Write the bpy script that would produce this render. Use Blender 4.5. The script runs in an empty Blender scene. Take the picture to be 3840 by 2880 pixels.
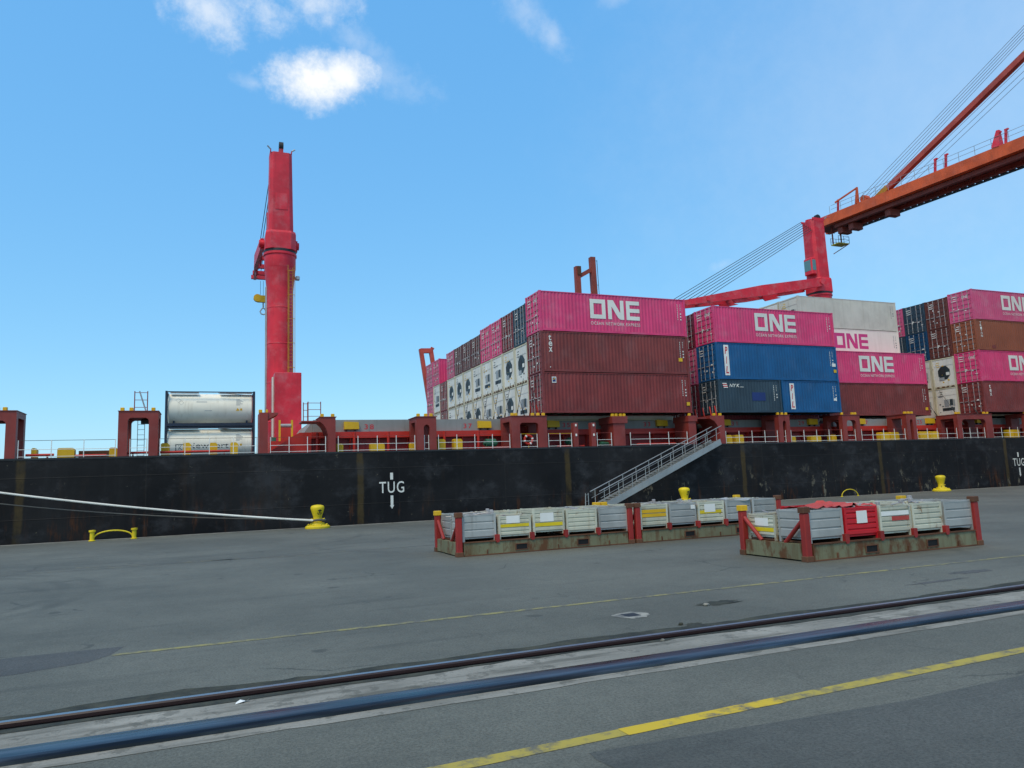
import bpy, math, random
from mathutils import Vector, Matrix
random.seed(7)
S = bpy.context.scene
COL = S.collection
R = math.radians

# ------------------------------------------------------------------ camera
YAW, PITCH, ROLL, CAMH, FPX = 0.3862, 0.1296, -0.0386, 2.2071, 2748.57
def cam_axes():
    cy, sy, cp, sp = math.cos(YAW), math.sin(YAW), math.cos(PITCH), math.sin(PITCH)
    fw = Vector((sy*cp, cy*cp, sp)); rt = Vector((cy, -sy, 0)); up = rt.cross(fw)
    cr, sr = math.cos(ROLL), math.sin(ROLL)
    return rt*cr + up*sr, -rt*sr + up*cr, fw
RT, UP, FW = cam_axes()
cam = bpy.data.cameras.new('camera'); cam_o = bpy.data.objects.new('camera', cam); COL.objects.link(cam_o)
m = Matrix.Identity(4)
for i in range(3):
    m[i][0], m[i][1], m[i][2] = RT[i], UP[i], -FW[i]
m[2][3] = CAMH
cam_o.matrix_world = m
cam.sensor_width = 36; cam.lens = FPX/3840*36; cam.clip_start = 0.1; cam.clip_end = 20000
S.camera = cam_o

# ------------------------------------------------------------------ world, sun, exposure
SUN_EL, SUN_AZ = R(58), R(228)          # azimuth clockwise from +y: behind and left of the camera
S.view_settings.view_transform = 'Standard'; S.view_settings.look = 'None'
S.view_settings.gamma = 1; S.view_settings.use_curve_mapping = False
S.view_settings.exposure = 0.52
W = bpy.data.worlds.new('World'); S.world = W; W.use_nodes = True
wn, wl = W.node_tree.nodes, W.node_tree.links
for n in list(wn): wn.remove(n)
def N(tree, typ, **kw):
    n = tree.nodes.new(typ)
    for k, v in kw.items():
        if k == 'ins':
            for a, b in v.items(): n.inputs[a].default_value = b
        else: setattr(n, k, v)
    return n
WT = W.node_tree
def wmath(op, a, b=None, c=None, clamp=False):
    n = N(WT, 'ShaderNodeMath', operation=op, use_clamp=clamp)
    for i, v in enumerate((a, b, c)):
        if v is None: continue
        if hasattr(v, 'links'): wl.new(v, n.inputs[i])
        else: n.inputs[i].default_value = v
    return n.outputs[0]
sky = N(WT, 'ShaderNodeTexSky', sky_type='NISHITA', sun_disc=False, sun_elevation=SUN_EL, sun_rotation=SUN_AZ,
        air_density=1.0, dust_density=0.7, ozone_density=3.0, altitude=0)
tc = N(WT, 'ShaderNodeTexCoord'); gen = tc.outputs['Generated']
# thin high haze: a pale veil over the whole sky flattens its gradient
hm = N(WT, 'ShaderNodeMix', data_type='RGBA', blend_type='MULTIPLY'); hm.inputs[0].default_value = 1.0; wl.new(sky.outputs[0], hm.inputs[6]); hm.inputs[7].default_value = (.78, .80, .46, 1)
hs = N(WT, 'ShaderNodeMix', data_type='RGBA', blend_type='ADD'); hs.inputs[0].default_value = 1.0; wl.new(hm.outputs[2], hs.inputs[6]); hs.inputs[7].default_value = (.50, 2.38, 5.75, 1)
noi = N(WT, 'ShaderNodeTexNoise', ins={'Scale': 9.0, 'Detail': 8.0, 'Roughness': 0.62}); wl.new(gen, noi.inputs['Vector'])
noi2 = N(WT, 'ShaderNodeTexNoise', ins={'Scale': 40.0, 'Detail': 9.0, 'Roughness': 0.66}); wl.new(gen, noi2.inputs['Vector'])
def wdot(v):
    n = N(WT, 'ShaderNodeVectorMath', operation='DOT_PRODUCT'); wl.new(gen, n.inputs[0]); n.inputs[1].default_value = v
    return n.outputs['Value']
def cloud(az, el, ru, rv, tilt, strength, edge, noise):
    """a cloud in the sky at a compass direction; radii in degrees"""
    c = Vector((math.sin(az)*math.cos(el), math.cos(az)*math.cos(el), math.sin(el)))
    a0 = Vector((math.cos(az), -math.sin(az), 0)); b0 = a0.cross(c)
    a = a0*math.cos(tilt) + b0*math.sin(tilt); b = -a0*math.sin(tilt) + b0*math.cos(tilt)
    dc = wmath('MAXIMUM', wdot(c), 0.05)
    u = wmath('DIVIDE', wmath('DIVIDE', wdot(a), dc), math.tan(ru)); v = wmath('DIVIDE', wmath('DIVIDE', wdot(b), dc), math.tan(rv))
    r2 = wmath('ADD', wmath('MULTIPLY', u, u), wmath('MULTIPLY', v, v))
    f = wmath('SUBTRACT', 1.0, wmath('SQRT', r2))
    nn = wmath('ADD', wmath('MULTIPLY', wmath('SUBTRACT', noi.outputs[0], 0.5), noise), wmath('MULTIPLY', wmath('SUBTRACT', noi2.outputs[0], 0.5), noise*0.9))
    f = wmath('ADD', f, nn)
    mr = N(WT, 'ShaderNodeMapRange', interpolation_type='SMOOTHSTEP', ins={'From Min': 0.0, 'From Max': edge, 'To Min': 0.0, 'To Max': strength})
    wl.new(f, mr.inputs['Value'])
    return wmath('MULTIPLY', mr.outputs[0], wmath('GREATER_THAN', wdot(c), 0.3))
CLOUDS = [  # azimuth, elevation, radii, tilt (degrees), strength, edge softness, raggedness
 (7.0, 29.6, 4.6, 2.6, 6, 1.0, .8, 1.0), (9.0, 30.1, 3.2, 2.0, 4, .95, .8, .9),
 (-1.2, 33.0, 3.2, 2.2, -25, .6, 1.3, 1.9), (3.0, 33.4, 5.0, 2.0, 5, .5, 1.4, 2.3), (6.6, 34.2, 4.2, 2.0, 5, .55, 1.4, 2.1), (10.5, 32.2, 3.4, 1.4, -25, .2, 1.5, 2.2),
 (12.8, 30.2, 4.0, 1.5, -18, .2, 1.6, 2.2), (2.4, 28.9, 1.6, .7, -8, .35, 1.6, 1.6),
 (24.6, 34.3, 3.0, 1.6, -40, .26, 1.6, 1.9), (26.6, 32.6, 2.4, 1.1, -60, .34, 1.6, 1.7), (32.0, 34.6, 1.8, 1.0, 0, .28, 1.6, 1.2),
 (42, 31, 10, 7, 15, .2, 2.2, 1.5), (60, 24, 34, 26, 0, .24, 1.3, .35), (38.9, 15.4, 2.2, 1.0, 5, .3, 1.8, 1.4),
 (-50, 34, 17, 7, 5, .8, 1.2, 2.0), (-100, 45, 24, 14, -8, .9, 1.1, 2.0), (105, 34, 22, 9, 6, .8, 1.2, 2.0), (165, 48, 30, 18, 0, .9, 1.1, 1.8), (-150, 42, 28, 15, 10, .9, 1.1, 1.8), (60, 70, 22, 14, 0, .8, 1.2, 2.0)]  # this row: clouds out of view, enlarged to whiten the ambient light
tot = None
for az, el, ru, rv, ti, st, ed, no in CLOUDS:
    o = cloud(R(az), R(el), R(ru), R(rv), R(ti), st, ed, no)
    tot = o if tot is None else wmath('MAXIMUM', tot, o)
tot = wmath('MINIMUM', tot, 1.0)
mixc = N(WT, 'ShaderNodeMix', data_type='RGBA'); mixc.inputs[7].default_value = (8.6, 8.7, 8.7, 1)
wl.new(tot, mixc.inputs[0]); wl.new(hs.outputs[2], mixc.inputs[6])
bg = N(WT, 'ShaderNodeBackground'); bg.inputs['Strength'].default_value = 0.085
wl.new(mixc.outputs[2], bg.inputs['Color'])
wo = N(WT, 'ShaderNodeOutputWorld'); wl.new(bg.outputs[0], wo.inputs[0])
sun = bpy.data.lights.new('sun', 'SUN'); sun.energy = 1.5; sun.angle = R(22); sun.color = (1, .84, .60)
sun_o = bpy.data.objects.new('sun', sun); COL.objects.link(sun_o)
sd = Vector((math.sin(SUN_AZ)*math.cos(SUN_EL), math.cos(SUN_AZ)*math.cos(SUN_EL), math.sin(SUN_EL)))
sun_o.rotation_euler = sd.to_track_quat('Z', 'Y').to_euler(); sun_o.location = sd*200

# ------------------------------------------------------------------ materials
def new_mat(name):
    mt = bpy.data.materials.new(name); mt.use_nodes = True
    t = mt.node_tree; b = t.nodes['Principled BSDF']
    return mt, t, b
def link(t, a, b): t.links.new(a, b)
def tmath(t, op, a, b=None, clamp=False):
    n = N(t, 'ShaderNodeMath', operation=op, use_clamp=clamp)
    for i, v in enumerate((a, b)):
        if v is None: continue
        if hasattr(v, 'links'): t.links.new(v, n.inputs[i])
        else: n.inputs[i].default_value = v
    return n.outputs[0]
def tnoise(t, vec, scale, detail=5, rough=.6, sc3=None):
    if sc3:
        mp = N(t, 'ShaderNodeMapping', ins={'Scale': sc3}); t.links.new(vec, mp.inputs[0]); vec = mp.outputs[0]
    n = N(t, 'ShaderNodeTexNoise', ins={'Scale': scale, 'Detail': detail, 'Roughness': rough}); t.links.new(vec, n.inputs['Vector'])
    return n.outputs[0]
def tramp(t, fac, a, b, smooth=True):
    n = N(t, 'ShaderNodeMapRange', interpolation_type='SMOOTHSTEP' if smooth else 'LINEAR', ins={'From Min': a, 'From Max': b}); t.links.new(fac, n.inputs['Value'])
    return n.outputs[0]
def tmix(t, fac, a, b):
    n = N(t, 'ShaderNodeMix', data_type='RGBA')
    for i, v in ((0, fac), (6, a), (7, b)):
        if hasattr(v, 'links'): t.links.new(v, n.inputs[i])
        elif i == 0: n.inputs[0].default_value = v
        else: n.inputs[i].default_value = (*v, 1) if len(v) == 3 else v
    return n.outputs[2]
def tbump(t, b, h, strength, dist=.02):
    n = N(t, 'ShaderNodeBump', ins={'Strength': strength, 'Distance': dist}); t.links.new(h, n.inputs['Height']); t.links.new(n.outputs[0], b.inputs['Normal'])
def objvec(t, rnd=True):
    c = N(t, 'ShaderNodeTexCoord')
    if not rnd: return c.outputs['Object']
    oi = N(t, 'ShaderNodeObjectInfo'); ad = N(t, 'ShaderNodeVectorMath', operation='ADD'); mu = N(t, 'ShaderNodeVectorMath', operation='SCALE')
    cm = N(t, 'ShaderNodeCombineXYZ')
    for i in range(3): t.links.new(oi.outputs['Random'], cm.inputs[i])
    mu.inputs['Scale'].default_value = 53.0; t.links.new(cm.outputs[0], mu.inputs[0])
    t.links.new(c.outputs['Object'], ad.inputs[0]); t.links.new(mu.outputs[0], ad.inputs[1])
    return ad.outputs[0]
def paint(name, col, rough=.5, var=.14, rust=0., streak=.0, metal=0., rustcol=(.13, .05, .022), dirtcol=(.10, .085, .07), fade=0., bump=.15, spec=.4):
    mt, t, b = new_mat(name)
    v = objvec(t)
    big = tnoise(t, v, .55, 5); fine = tnoise(t, v, 14, 4)
    d = tuple(c*(1-var) for c in col); l = tuple(min(1, c*(1+var)) for c in col)
    c = tmix(t, tramp(t, big, .3, .7), d, l)
    if fade:
        f2 = tnoise(t, v, .9, 6, .65)
        g = sum(col)/3
        c = tmix(t, tmath(t, 'MULTIPLY', tramp(t, f2, .45, .75), fade), c, tuple(x*.6+g*.4+.1 for x in col))
    if streak:
        s = tnoise(t, v, 1.0, 5, .6, (3.2, 3.2, .22))
        c = tmix(t, tmath(t, 'MULTIPLY', tramp(t, s, .5, .78), streak), c, dirtcol)
    if rust:
        r = tnoise(t, v, 1.0, 8, .68, (2.6, 2.6, 1.3)); r2 = tnoise(t, v, 1.0, 6, .65, (5, 5, .4))
        rf = tmath(t, 'MAXIMUM', tramp(t, r, .74-rust*.28, .82-rust*.2), tmath(t, 'MULTIPLY', tramp(t, r2, .72-rust*.22, .86-rust*.15), .75))
        c = tmix(t, rf, c, rustcol)
    link(t, c, b.inputs['Base Color'])
    rr = tmath(t, 'ADD', rough-.1, tmath(t, 'MULTIPLY', fine, .22)); link(t, rr, b.inputs['Roughness'])
    b.inputs['Metallic'].default_value = metal; b.inputs['Specular IOR Level'].default_value = spec
    if bump: tbump(t, b, fine, bump, .006)
    return mt
M = {}
M['pink'] = paint('magenta_paint', (.70, .052, .172), .5, .10, rust=.22, streak=.38, fade=.34, dirtcol=(.3, .05, .1))
M['pink2'] = paint('faded_pink_paint', (.60, .085, .195), .55, .08, rust=.14, streak=.25, fade=.45, dirtcol=(.3, .07, .12))
M['maroon'] = paint('maroon_paint', (.20, .036, .032), .55, .2, rust=.2, streak=.5, fade=.2, dirtcol=(.10, .03, .025))
M['maroon2'] = paint('brick_red_paint', (.21, .032, .030), .55, .2, rust=.2, streak=.5, fade=.15, dirtcol=(.10, .028, .022))
M['brown'] = paint('brown_paint', (.13, .038, .028), .55, .14, rust=.2, streak=.3, dirtcol=(.06, .03, .025))
M['orange_brown'] = paint('orange_brown_paint', (.27, .078, .036), .55, .1, rust=.12, streak=.25, dirtcol=(.12, .05, .03))
M['darkred'] = paint('dark_red_paint', (.17, .014, .026), .5, .13, rust=.1, streak=.25, dirtcol=(.07, .02, .02))
M['slate'] = paint('slate_paint', (.030, .056, .080), .5, .2, rust=.1, streak=.3, dirtcol=(.03, .03, .028))
M['blue'] = paint('blue_paint', (.006, .092, .245), .45, .14, rust=.18, streak=.35, fade=.12, dirtcol=(.01, .05, .12))
M['navy'] = paint('deep_blue_paint', (.008, .055, .13), .45, .1, rust=.1, streak=.2, dirtcol=(.01, .03, .05))
M['reefer'] = paint('reefer_white_paint', (.70, .68, .62), .5, .08, rust=.24, streak=.45, dirtcol=(.36, .3, .2), rustcol=(.3, .17, .07))
M['creamframe'] = paint('cream_frame_paint', (.58, .53, .38), .5, .12, rust=.35, streak=.45, dirtcol=(.3, .24, .12), rustcol=(.22, .12, .05))
M['offwhite'] = paint('off_white_paint', (.84, .77, .68), .5, .04, rust=.12, streak=.2, dirtcol=(.5, .42, .3), rustcol=(.4, .2, .1))
M['greywhite'] = paint('weathered_grey_paint', (.60, .58, .50), .55, .1, rust=.16, streak=.4, dirtcol=(.36, .33, .25), rustcol=(.35, .2, .1))
M['shiprred'] = paint('ship_dark_red_paint', (.25, .036, .028), .5, .15, rust=.15, streak=.25, fade=.18, dirtcol=(.08, .03, .025))
M['coamred'] = paint('bright_red_paint', (.55, .030, .018), .45, .12, rust=.12, streak=.25, dirtcol=(.2, .02, .015))
M['darkcoam'] = paint('shaded_red_paint', (.34, .018, .016), .5, .2, rust=.15, streak=.4, dirtcol=(.07, .012, .012))  # coaming red darkened, shade below the band is put into the colour
M['crane_red'] = paint('crane_red_paint', (.66, .022, .042), .5, .18, rust=.14, streak=.38, fade=.45, dirtcol=(.32, .02, .03))
M['boom_red'] = paint('salmon_red_paint', (.46, .065, .04), .55, .2, rust=.25, streak=.4, fade=.2, dirtcol=(.2, .04, .03))
M['crane_orange'] = paint('crane_orange_paint', (.66, .10, .022), .55, .2, rust=.25, streak=.5, fade=.15, dirtcol=(.35, .07, .02))
M['orange_dark'] = paint('dark_orange_paint', (.26, .05, .03), .6, .18, rust=.2, streak=.3)  # darker orange; on the boom's underside its shade is put into the colour
M['grey'] = paint('hatch_grey_paint', (.27, .27, .26), .55, .08, rust=.1, streak=.3, dirtcol=(.15, .13, .11))
M['yellow'] = paint('yellow_paint', (.72, .42, .012), .5, .12, rust=.1, streak=.2, dirtcol=(.35, .2, .02))
M['dullyellow'] = paint('dull_yellow_paint', (.50, .24, .02), .6, .2, rust=.25, streak=.3, dirtcol=(.25, .1, .02))
M['lemon'] = paint('lemon_yellow_paint', (.72, .53, .012), .48, .14, rust=.16, streak=.35, dirtcol=(.4, .3, .03))
M['white'] = paint('white_paint', (.80, .79, .75), .5, .05, rust=.1, streak=.15, dirtcol=(.45, .4, .3))
M['letter'] = paint('white_lettering', (.76, .75, .69), .55, .08, rust=.14, streak=.2, dirtcol=(.5, .4, .35), rustcol=(.5, .3, .3), bump=0)
M['letter_pink'] = paint('magenta_lettering', (.60, .05, .22), .5, .08, bump=0)
M['letter_red'] = paint('red_lettering', (.55, .02, .03), .5, .08, bump=0)
M['letter_dark'] = paint('dark_lettering', (.05, .055, .06), .5, .1, bump=0)
M['letter_blue'] = paint('blue_patch', (.016, .036, .16), .5, .1, bump=0)
M['steel'] = paint('galvanised_steel', (.42, .43, .43), .42, .18, streak=.3, metal=.35, rust=.05, dirtcol=(.2, .19, .17))
M['rod'] = paint('lock_rod_steel', (.40, .37, .36), .45, .2, rust=.2, metal=.2)
M['alu'] = paint('aluminium', (.42, .42, .41), .38, .12, metal=.5, streak=.15)
M['dark'] = paint('dark_metal', (.022, .023, .025), .55, .3)
M['unit'] = paint('dark_slate_metal', (.028, .040, .045), .5, .35)
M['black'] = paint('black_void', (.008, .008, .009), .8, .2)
M['greybox'] = paint('fan_grey', (.30, .32, .33), .5, .15)
M['wire'] = paint('wire_rope', (.05, .055, .065), .5, .2)
M['ropew'] = paint('mooring_rope', (.74, .72, .66), .85, .12, streak=.2)
M['roped'] = paint('dark_rope', (.10, .095, .085), .85, .15)
M['green'] = paint('green_paint', (.035, .13, .075), .5, .12, rust=.1)
M['rackgrey'] = paint('rusty_rack_paint', (.185, .18, .105), .62, .16, rust=.95, streak=.9, rustcol=(.12, .05, .018), dirtcol=(.12, .075, .028))
M['rackred'] = paint('rack_red_paint', (.30, .024, .020), .5, .2, rust=.45, streak=.4, rustcol=(.10, .04, .02), dirtcol=(.18, .03, .02))
M['binA'] = paint('galvanised_bin', (.41, .41, .39), .42, .22, streak=.75, metal=.2, rust=.14, dirtcol=(.22, .2, .17))
M['binB'] = paint('whitish_bin_paint', (.55, .54, .43), .5, .18, streak=.7, rust=.55, rustcol=(.24, .12, .04), dirtcol=(.3, .22, .12))
M['binR'] = paint('red_bin_paint', (.56, .014, .022), .42, .1, streak=.2, rust=.06, dirtcol=(.25, .01, .012))
M['rust'] = paint('rusty_steel', (.13, .055, .028), .8, .3, rust=.3)
M['tank'] = paint('tank_cream_paint', (.88, .83, .70), .75, .07, streak=.4, rust=.08, dirtcol=(.5, .42, .3), spec=.15)
M['navyframe'] = paint('tank_frame_paint', (.02, .03, .055), .5, .2, rust=.08)
M['redcloth'] = paint('red_tarpaulin', (.50, .06, .045), .7, .15, fade=.3)
M['marking_y'] = None
def m_hull():
    mt, t, b = new_mat('hull_black_paint')
    g = N(t, 'ShaderNodeNewGeometry'); v = g.outputs['Position']
    sx = N(t, 'ShaderNodeSeparateXYZ'); link(t, v, sx.inputs[0]); X, Z = sx.outputs[0], sx.outputs[2]
    big = tnoise(t, v, .18, 6); c = tmix(t, tramp(t, big, .3, .72), (.0085, .0082, .0092), (.019, .0185, .020))
    st = tnoise(t, v, 1, 6, .65, (1.1, 1, .09)); c = tmix(t, tmath(t, 'MULTIPLY', tramp(t, st, .5, .8), .5), c, (.03, .03, .031))
    # worn weld seams with brown primer showing
    for sxp in (-9.5, 8.22, 22.35, 37.2, 51.3, 66.7):
        wob = tmath(t, 'MULTIPLY', tmath(t, 'SUBTRACT', tnoise(t, v, .9, 3), .5), .25)
        d = tmath(t, 'ABSOLUTE', tmath(t, 'ADD', tmath(t, 'SUBTRACT', X, sxp), wob))
        ms = tmath(t, 'MULTIPLY', tramp(t, d, .26, .12), tramp(t, tnoise(t, v, 1.2, 6, .7, (1, 1, .6)), .2, .62))
        c = tmix(t, tmath(t, 'MULTIPLY', ms, .75), c, (.085, .058, .022))
    # scrapes and rust near the fender line
    low = tramp(t, Z, 3.0, .8); low2 = tramp(t, Z, 2.2, .4)
    sc = tnoise(t, v, 1, 8, .72, (1.5, 1, .75)); reg = tramp(t, X, 18, 34)
    c = tmix(t, tmath(t, 'MULTIPLY', tmath(t, 'MULTIPLY', tramp(t, sc, .585, .64), low), reg), c, (.17, .15, .11))
    ru = tnoise(t, v, 1, 7, .7, (1.3, 1, .2)); c = tmix(t, tmath(t, 'MULTIPLY', tramp(t, ru, .54, .68), low2), c, (.075, .029, .013))
    # pale rubbed smudges, brown bleed and plate seams over the whole side
    sm = tnoise(t, v, 1, 7, .7, (.5, 1, .7)); c = tmix(t, tmath(t, 'MULTIPLY', tramp(t, sm, .48, .70), .75), c, (.044, .044, .048))
    br = tnoise(t, v, 1, 7, .68, (.8, 1, .14)); c = tmix(t, tmath(t, 'MULTIPLY', tramp(t, br, .54, .72), .55), c, (.034, .022, .015))
    ch = tnoise(t, v, 1, 8, .75, (3.2, 1, 2.6)); c = tmix(t, tmath(t, 'MULTIPLY', tmath(t, 'MULTIPLY', tramp(t, ch, .635, .68), tramp(t, sm, .42, .56)), .9), c, (.14, .12, .085))
    gx_ = tmath(t, 'ABSOLUTE', tmath(t, 'SUBTRACT', tmath(t, 'FRACT', tmath(t, 'MULTIPLY', X, 1/7.1)), .5)); gz_ = tmath(t, 'ABSOLUTE', tmath(t, 'SUBTRACT', tmath(t, 'FRACT', tmath(t, 'MULTIPLY', Z, 1/2.15)), .5))
    seam = tmath(t, 'MAXIMUM', tramp(t, gx_, .006, .002), tramp(t, gz_, .016, .006)); c = tmix(t, tmath(t, 'MULTIPLY', seam, .22), c, (.045, .04, .036))
    link(t, c, b.inputs['Base Color'])
    link(t, tmath(t, 'ADD', .5, tmath(t, 'MULTIPLY', big, .25)), b.inputs['Roughness'])
    dn = tnoise(t, v, .35, 3); tbump(t, b, tmath(t, 'ADD', dn, tmath(t, 'MULTIPLY', seam, .12)), .4, .25)
    b.inputs['Specular IOR Level'].default_value = .16
    return mt
M['hull'] = m_hull()
def m_asphalt(name, c0, c1, arcs=True):
    mt, t, b = new_mat(name)
    g = N(t, 'ShaderNodeNewGeometry'); v = g.outputs['Position']
    big = tnoise(t, v, .16, 6, .6); mid = tnoise(t, v, 1.1, 6, .65); fine = tnoise(t, v, 34, 5, .75); band = tnoise(t, v, 1, 5, .6, (.12, .9, 1))
    f = tmath(t, 'ADD', tmath(t, 'MULTIPLY', tramp(t, big, .3, .7), .45), tmath(t, 'ADD', tmath(t, 'MULTIPLY', mid, .35), tmath(t, 'MULTIPLY', band, .3)))
    c = tmix(t, tramp(t, f, .34, .78, False), tuple(x*.92 for x in c0), tuple(x*1.06 for x in c1))
    vor = N(t, 'ShaderNodeTexVoronoi', ins={'Scale': 90.0}); link(t, v, vor.inputs['Vector'])
    m2 = tnoise(t, v, 5.5, 7, .7); m3 = tnoise(t, v, 13, 6, .72, (.45, 1.4, 1))
    c = tmix(t, tmath(t, 'MULTIPLY', tramp(t, m2, .42, .72), .34), c, tuple(x*.5 for x in c0))
    c = tmix(t, tmath(t, 'MULTIPLY', tramp(t, m3, .5, .72), .30), c, tuple(min(1, x*1.35) for x in c1))
    wv = N(t, 'ShaderNodeVectorMath', operation='ADD'); link(t, v, wv.inputs[0])
    nw = N(t, 'ShaderNodeTexNoise', ins={'Scale': 1.3, 'Detail': 5.0}); link(t, v, nw.inputs['Vector']); link(t, nw.outputs['Color'], wv.inputs[1])
    ce = N(t, 'ShaderNodeTexVoronoi', feature='DISTANCE_TO_EDGE', ins={'Scale': .28}); link(t, wv.outputs[0], ce.inputs['Vector'])
    ck = tmath(t, 'MULTIPLY', tramp(t, ce.outputs['Distance'], .009, .003), tramp(t, tnoise(t, v, .3, 3), .5, .62))
    c = tmix(t, tmath(t, 'MULTIPLY', ck, .7), c, tuple(x*.3 for x in c0))
    c = tmix(t, tmath(t, 'MULTIPLY', tramp(t, fine, .38, .68), .7), c, tuple(x*.42 for x in c0))
    c = tmix(t, tmath(t, 'MULTIPLY', tramp(t, vor.outputs['Distance'], .26, .1), .5), c, tuple(min(1, x*1.9) for x in c1))
    # dark drops of oil
    vo = N(t, 'ShaderNodeTexVoronoi', ins={'Scale': .55}); link(t, v, vo.inputs['Vector'])
    wob = tmath(t, 'MULTIPLY', tmath(t, 'SUBTRACT', tnoise(t, v, 5, 4), .5), .16)
    sp = tramp(t, tmath(t, 'ADD', vo.outputs['Distance'], wob), .085, .045)
    c = tmix(t, tmath(t, 'MULTIPLY', sp, .6), c, tuple(x*.35 for x in c0))
    st = tnoise(t, v, 1, 6, .6, (.16, 1.5, 1)); c = tmix(t, tmath(t, 'MULTIPLY', tramp(t, st, .54, .74), .5), c, tuple(x*.5 for x in c0))
    if arcs:  # black tyre scrubs
        for cx, cy, r in ((-9.4, 20.2, 6.1), (-9.4, 20.2, 6.75), (-11.0, 17.6, 7.9), (-2, 36, 8.4), (-2, 36, 10.5), (9, 28.5, 5.5), (24, 8, 6.6), (24, 8, 8.5)):
            vm = N(t, 'ShaderNodeVectorMath', operation='DISTANCE'); link(t, v, vm.inputs[0]); vm.inputs[1].default_value = (cx, cy, 0)
            d = tmath(t, 'ABSOLUTE', tmath(t, 'SUBTRACT', vm.outputs['Value'], r))
            k = tmath(t, 'MULTIPLY', tramp(t, d, .24, .06), tramp(t, tnoise(t, v, .45, 4), .38, .62))
            c = tmix(t, tmath(t, 'MULTIPLY', k, .34), c, tuple(x*.45 for x in c0))
    link(t, c, b.inputs['Base Color']); link(t, tmath(t, 'ADD', .62, tmath(t, 'MULTIPLY', fine, .25)), b.inputs['Roughness'])
    tbump(t, b, fine, .5, .012)
    return mt
M['asphalt'] = m_asphalt('apron_asphalt', (.112, .112, .088), (.164, .163, .130))
M['asphalt_new'] = m_asphalt('resurfaced_asphalt', (.076, .078, .066), (.106, .107, .092), False)
M['asphalt_old'] = m_asphalt('worn_asphalt_patch', (.072, .070, .063), (.105, .102, .092), False)
def m_concrete():
    mt, t, b = new_mat('concrete')
    g = N(t, 'ShaderNodeNewGeometry'); v = g.outputs['Position']
    big = tnoise(t, v, .8, 6); fine = tnoise(t, v, 26, 5, .7); st = tnoise(t, v, 1, 6, .65, (.5, 4, 1))
    c = tmix(t, tramp(t, big, .3, .7), (.20, .19, .16), (.33, .31, .265))
    c = tmix(t, tmath(t, 'MULTIPLY', tramp(t, st, .45, .66), .75), c, (.085, .08, .06))
    chp = tnoise(t, v, 3.2, 7, .7); c = tmix(t, tmath(t, 'MULTIPLY', tramp(t, chp, .52, .62), .6), c, (.07, .068, .052))
    c = tmix(t, tmath(t, 'MULTIPLY', tramp(t, fine, .45, .75), .35), c, (.11, .105, .09))
    link(t, c, b.inputs['Base Color']); b.inputs['Roughness'].default_value = .85; tbump(t, b, fine, .5, .012)
    return mt
M['concrete'] = m_concrete()
def m_line(name, col, keep):
    mt, t, b = new_mat(name)
    g = N(t, 'ShaderNodeNewGeometry'); v = g.outputs['Position']
    w = tnoise(t, v, 5, 8, .72); w2 = tnoise(t, v, .7, 3)
    k = tramp(t, tmath(t, 'ADD', tmath(t, 'MULTIPLY', w, .7), tmath(t, 'MULTIPLY', w2, .3)), keep+.10, keep-.10)
    c = tmix(t, k, (.105, .105, .095), col); link(t, c, b.inputs['Base Color']); b.inputs['Roughness'].default_value = .75
    return mt
M['line_worn'] = m_line('worn_yellow_marking', (.29, .255, .085), .49)
M['line_far'] = m_line('faded_yellow_marking', (.24, .21, .10), .43)
M['line_fore'] = m_line('yellow_marking', (.40, .31, .05), .56)
M['line_new'] = m_line('fresh_yellow_marking', (.58, .40, .02), .58)
M['white_patch'] = m_line('chipped_white_marking', (.34, .32, .27), .50)
def m_dirt():
    mt, t, b = new_mat('slot_dirt')
    g = N(t, 'ShaderNodeNewGeometry'); v = g.outputs['Position']
    n1 = tnoise(t, v, 3, 7, .7); c = tmix(t, tramp(t, n1, .35, .7), (.018, .020, .014), (.06, .058, .036))
    link(t, c, b.inputs['Base Color']); b.inputs['Roughness'].default_value = .9; tbump(t, b, n1, .8, .03)
    return mt
M['dirt'] = m_dirt()
def m_belt():
    mt, t, b = new_mat('cable_channel_cover')
    g = N(t, 'ShaderNodeNewGeometry'); v = g.outputs['Position']
    s = tnoise(t, v, 1, 6, .6, (.35, 9, 1)); d = tnoise(t, v, .35, 4)
    c = tmix(t, tramp(t, s, .35, .7), (.018, .018, .022), (.15, .16, .18)); link(t, c, b.inputs['Base Color']); b.inputs['Metallic'].default_value = .8
    r = tmath(t, 'ADD', .14, tmath(t, 'MULTIPLY', tmath(t, 'ADD', tramp(t, s, .3, .75), tramp(t, d, .35, .7)), .2)); link(t, r, b.inputs['Roughness'])
    b.inputs['Specular IOR Level'].default_value = .75
    tbump(t, b, s, .25, .01)
    return mt
M['belt'] = m_belt()
def m_rail():
    mt, t, b = new_mat('rail_steel')
    g = N(t, 'ShaderNodeNewGeometry'); v = g.outputs['Position']
    nz = N(t, 'ShaderNodeSeparateXYZ'); link(t, g.outputs['Normal'], nz.inputs[0])
    top = tramp(t, nz.outputs[2], .6, .95); s = tnoise(t, v, 1, 5, .6, (.4, 14, 1))
    c = tmix(t, top, (.035, .017, .016), (.34, .35, .37)); link(t, c, b.inputs['Base Color'])
    link(t, tmath(t, 'MULTIPLY', top, .85), b.inputs['Metallic'])
    link(t, tmath(t, 'ADD', .25, tmath(t, 'MULTIPLY', s, .25)), b.inputs['Roughness'])
    return mt
M['rail'] = m_rail()
def m_water():
    mt, t, b = new_mat('harbour_water')
    g = N(t, 'ShaderNodeNewGeometry'); n = tnoise(t, g.outputs['Position'], .8, 5)
    b.inputs['Base Color'].default_value = (.012, .03, .032, 1); b.inputs['Roughness'].default_value = .12; tbump(t, b, n, .5, .15)
    return mt
M['water'] = m_water()
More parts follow.
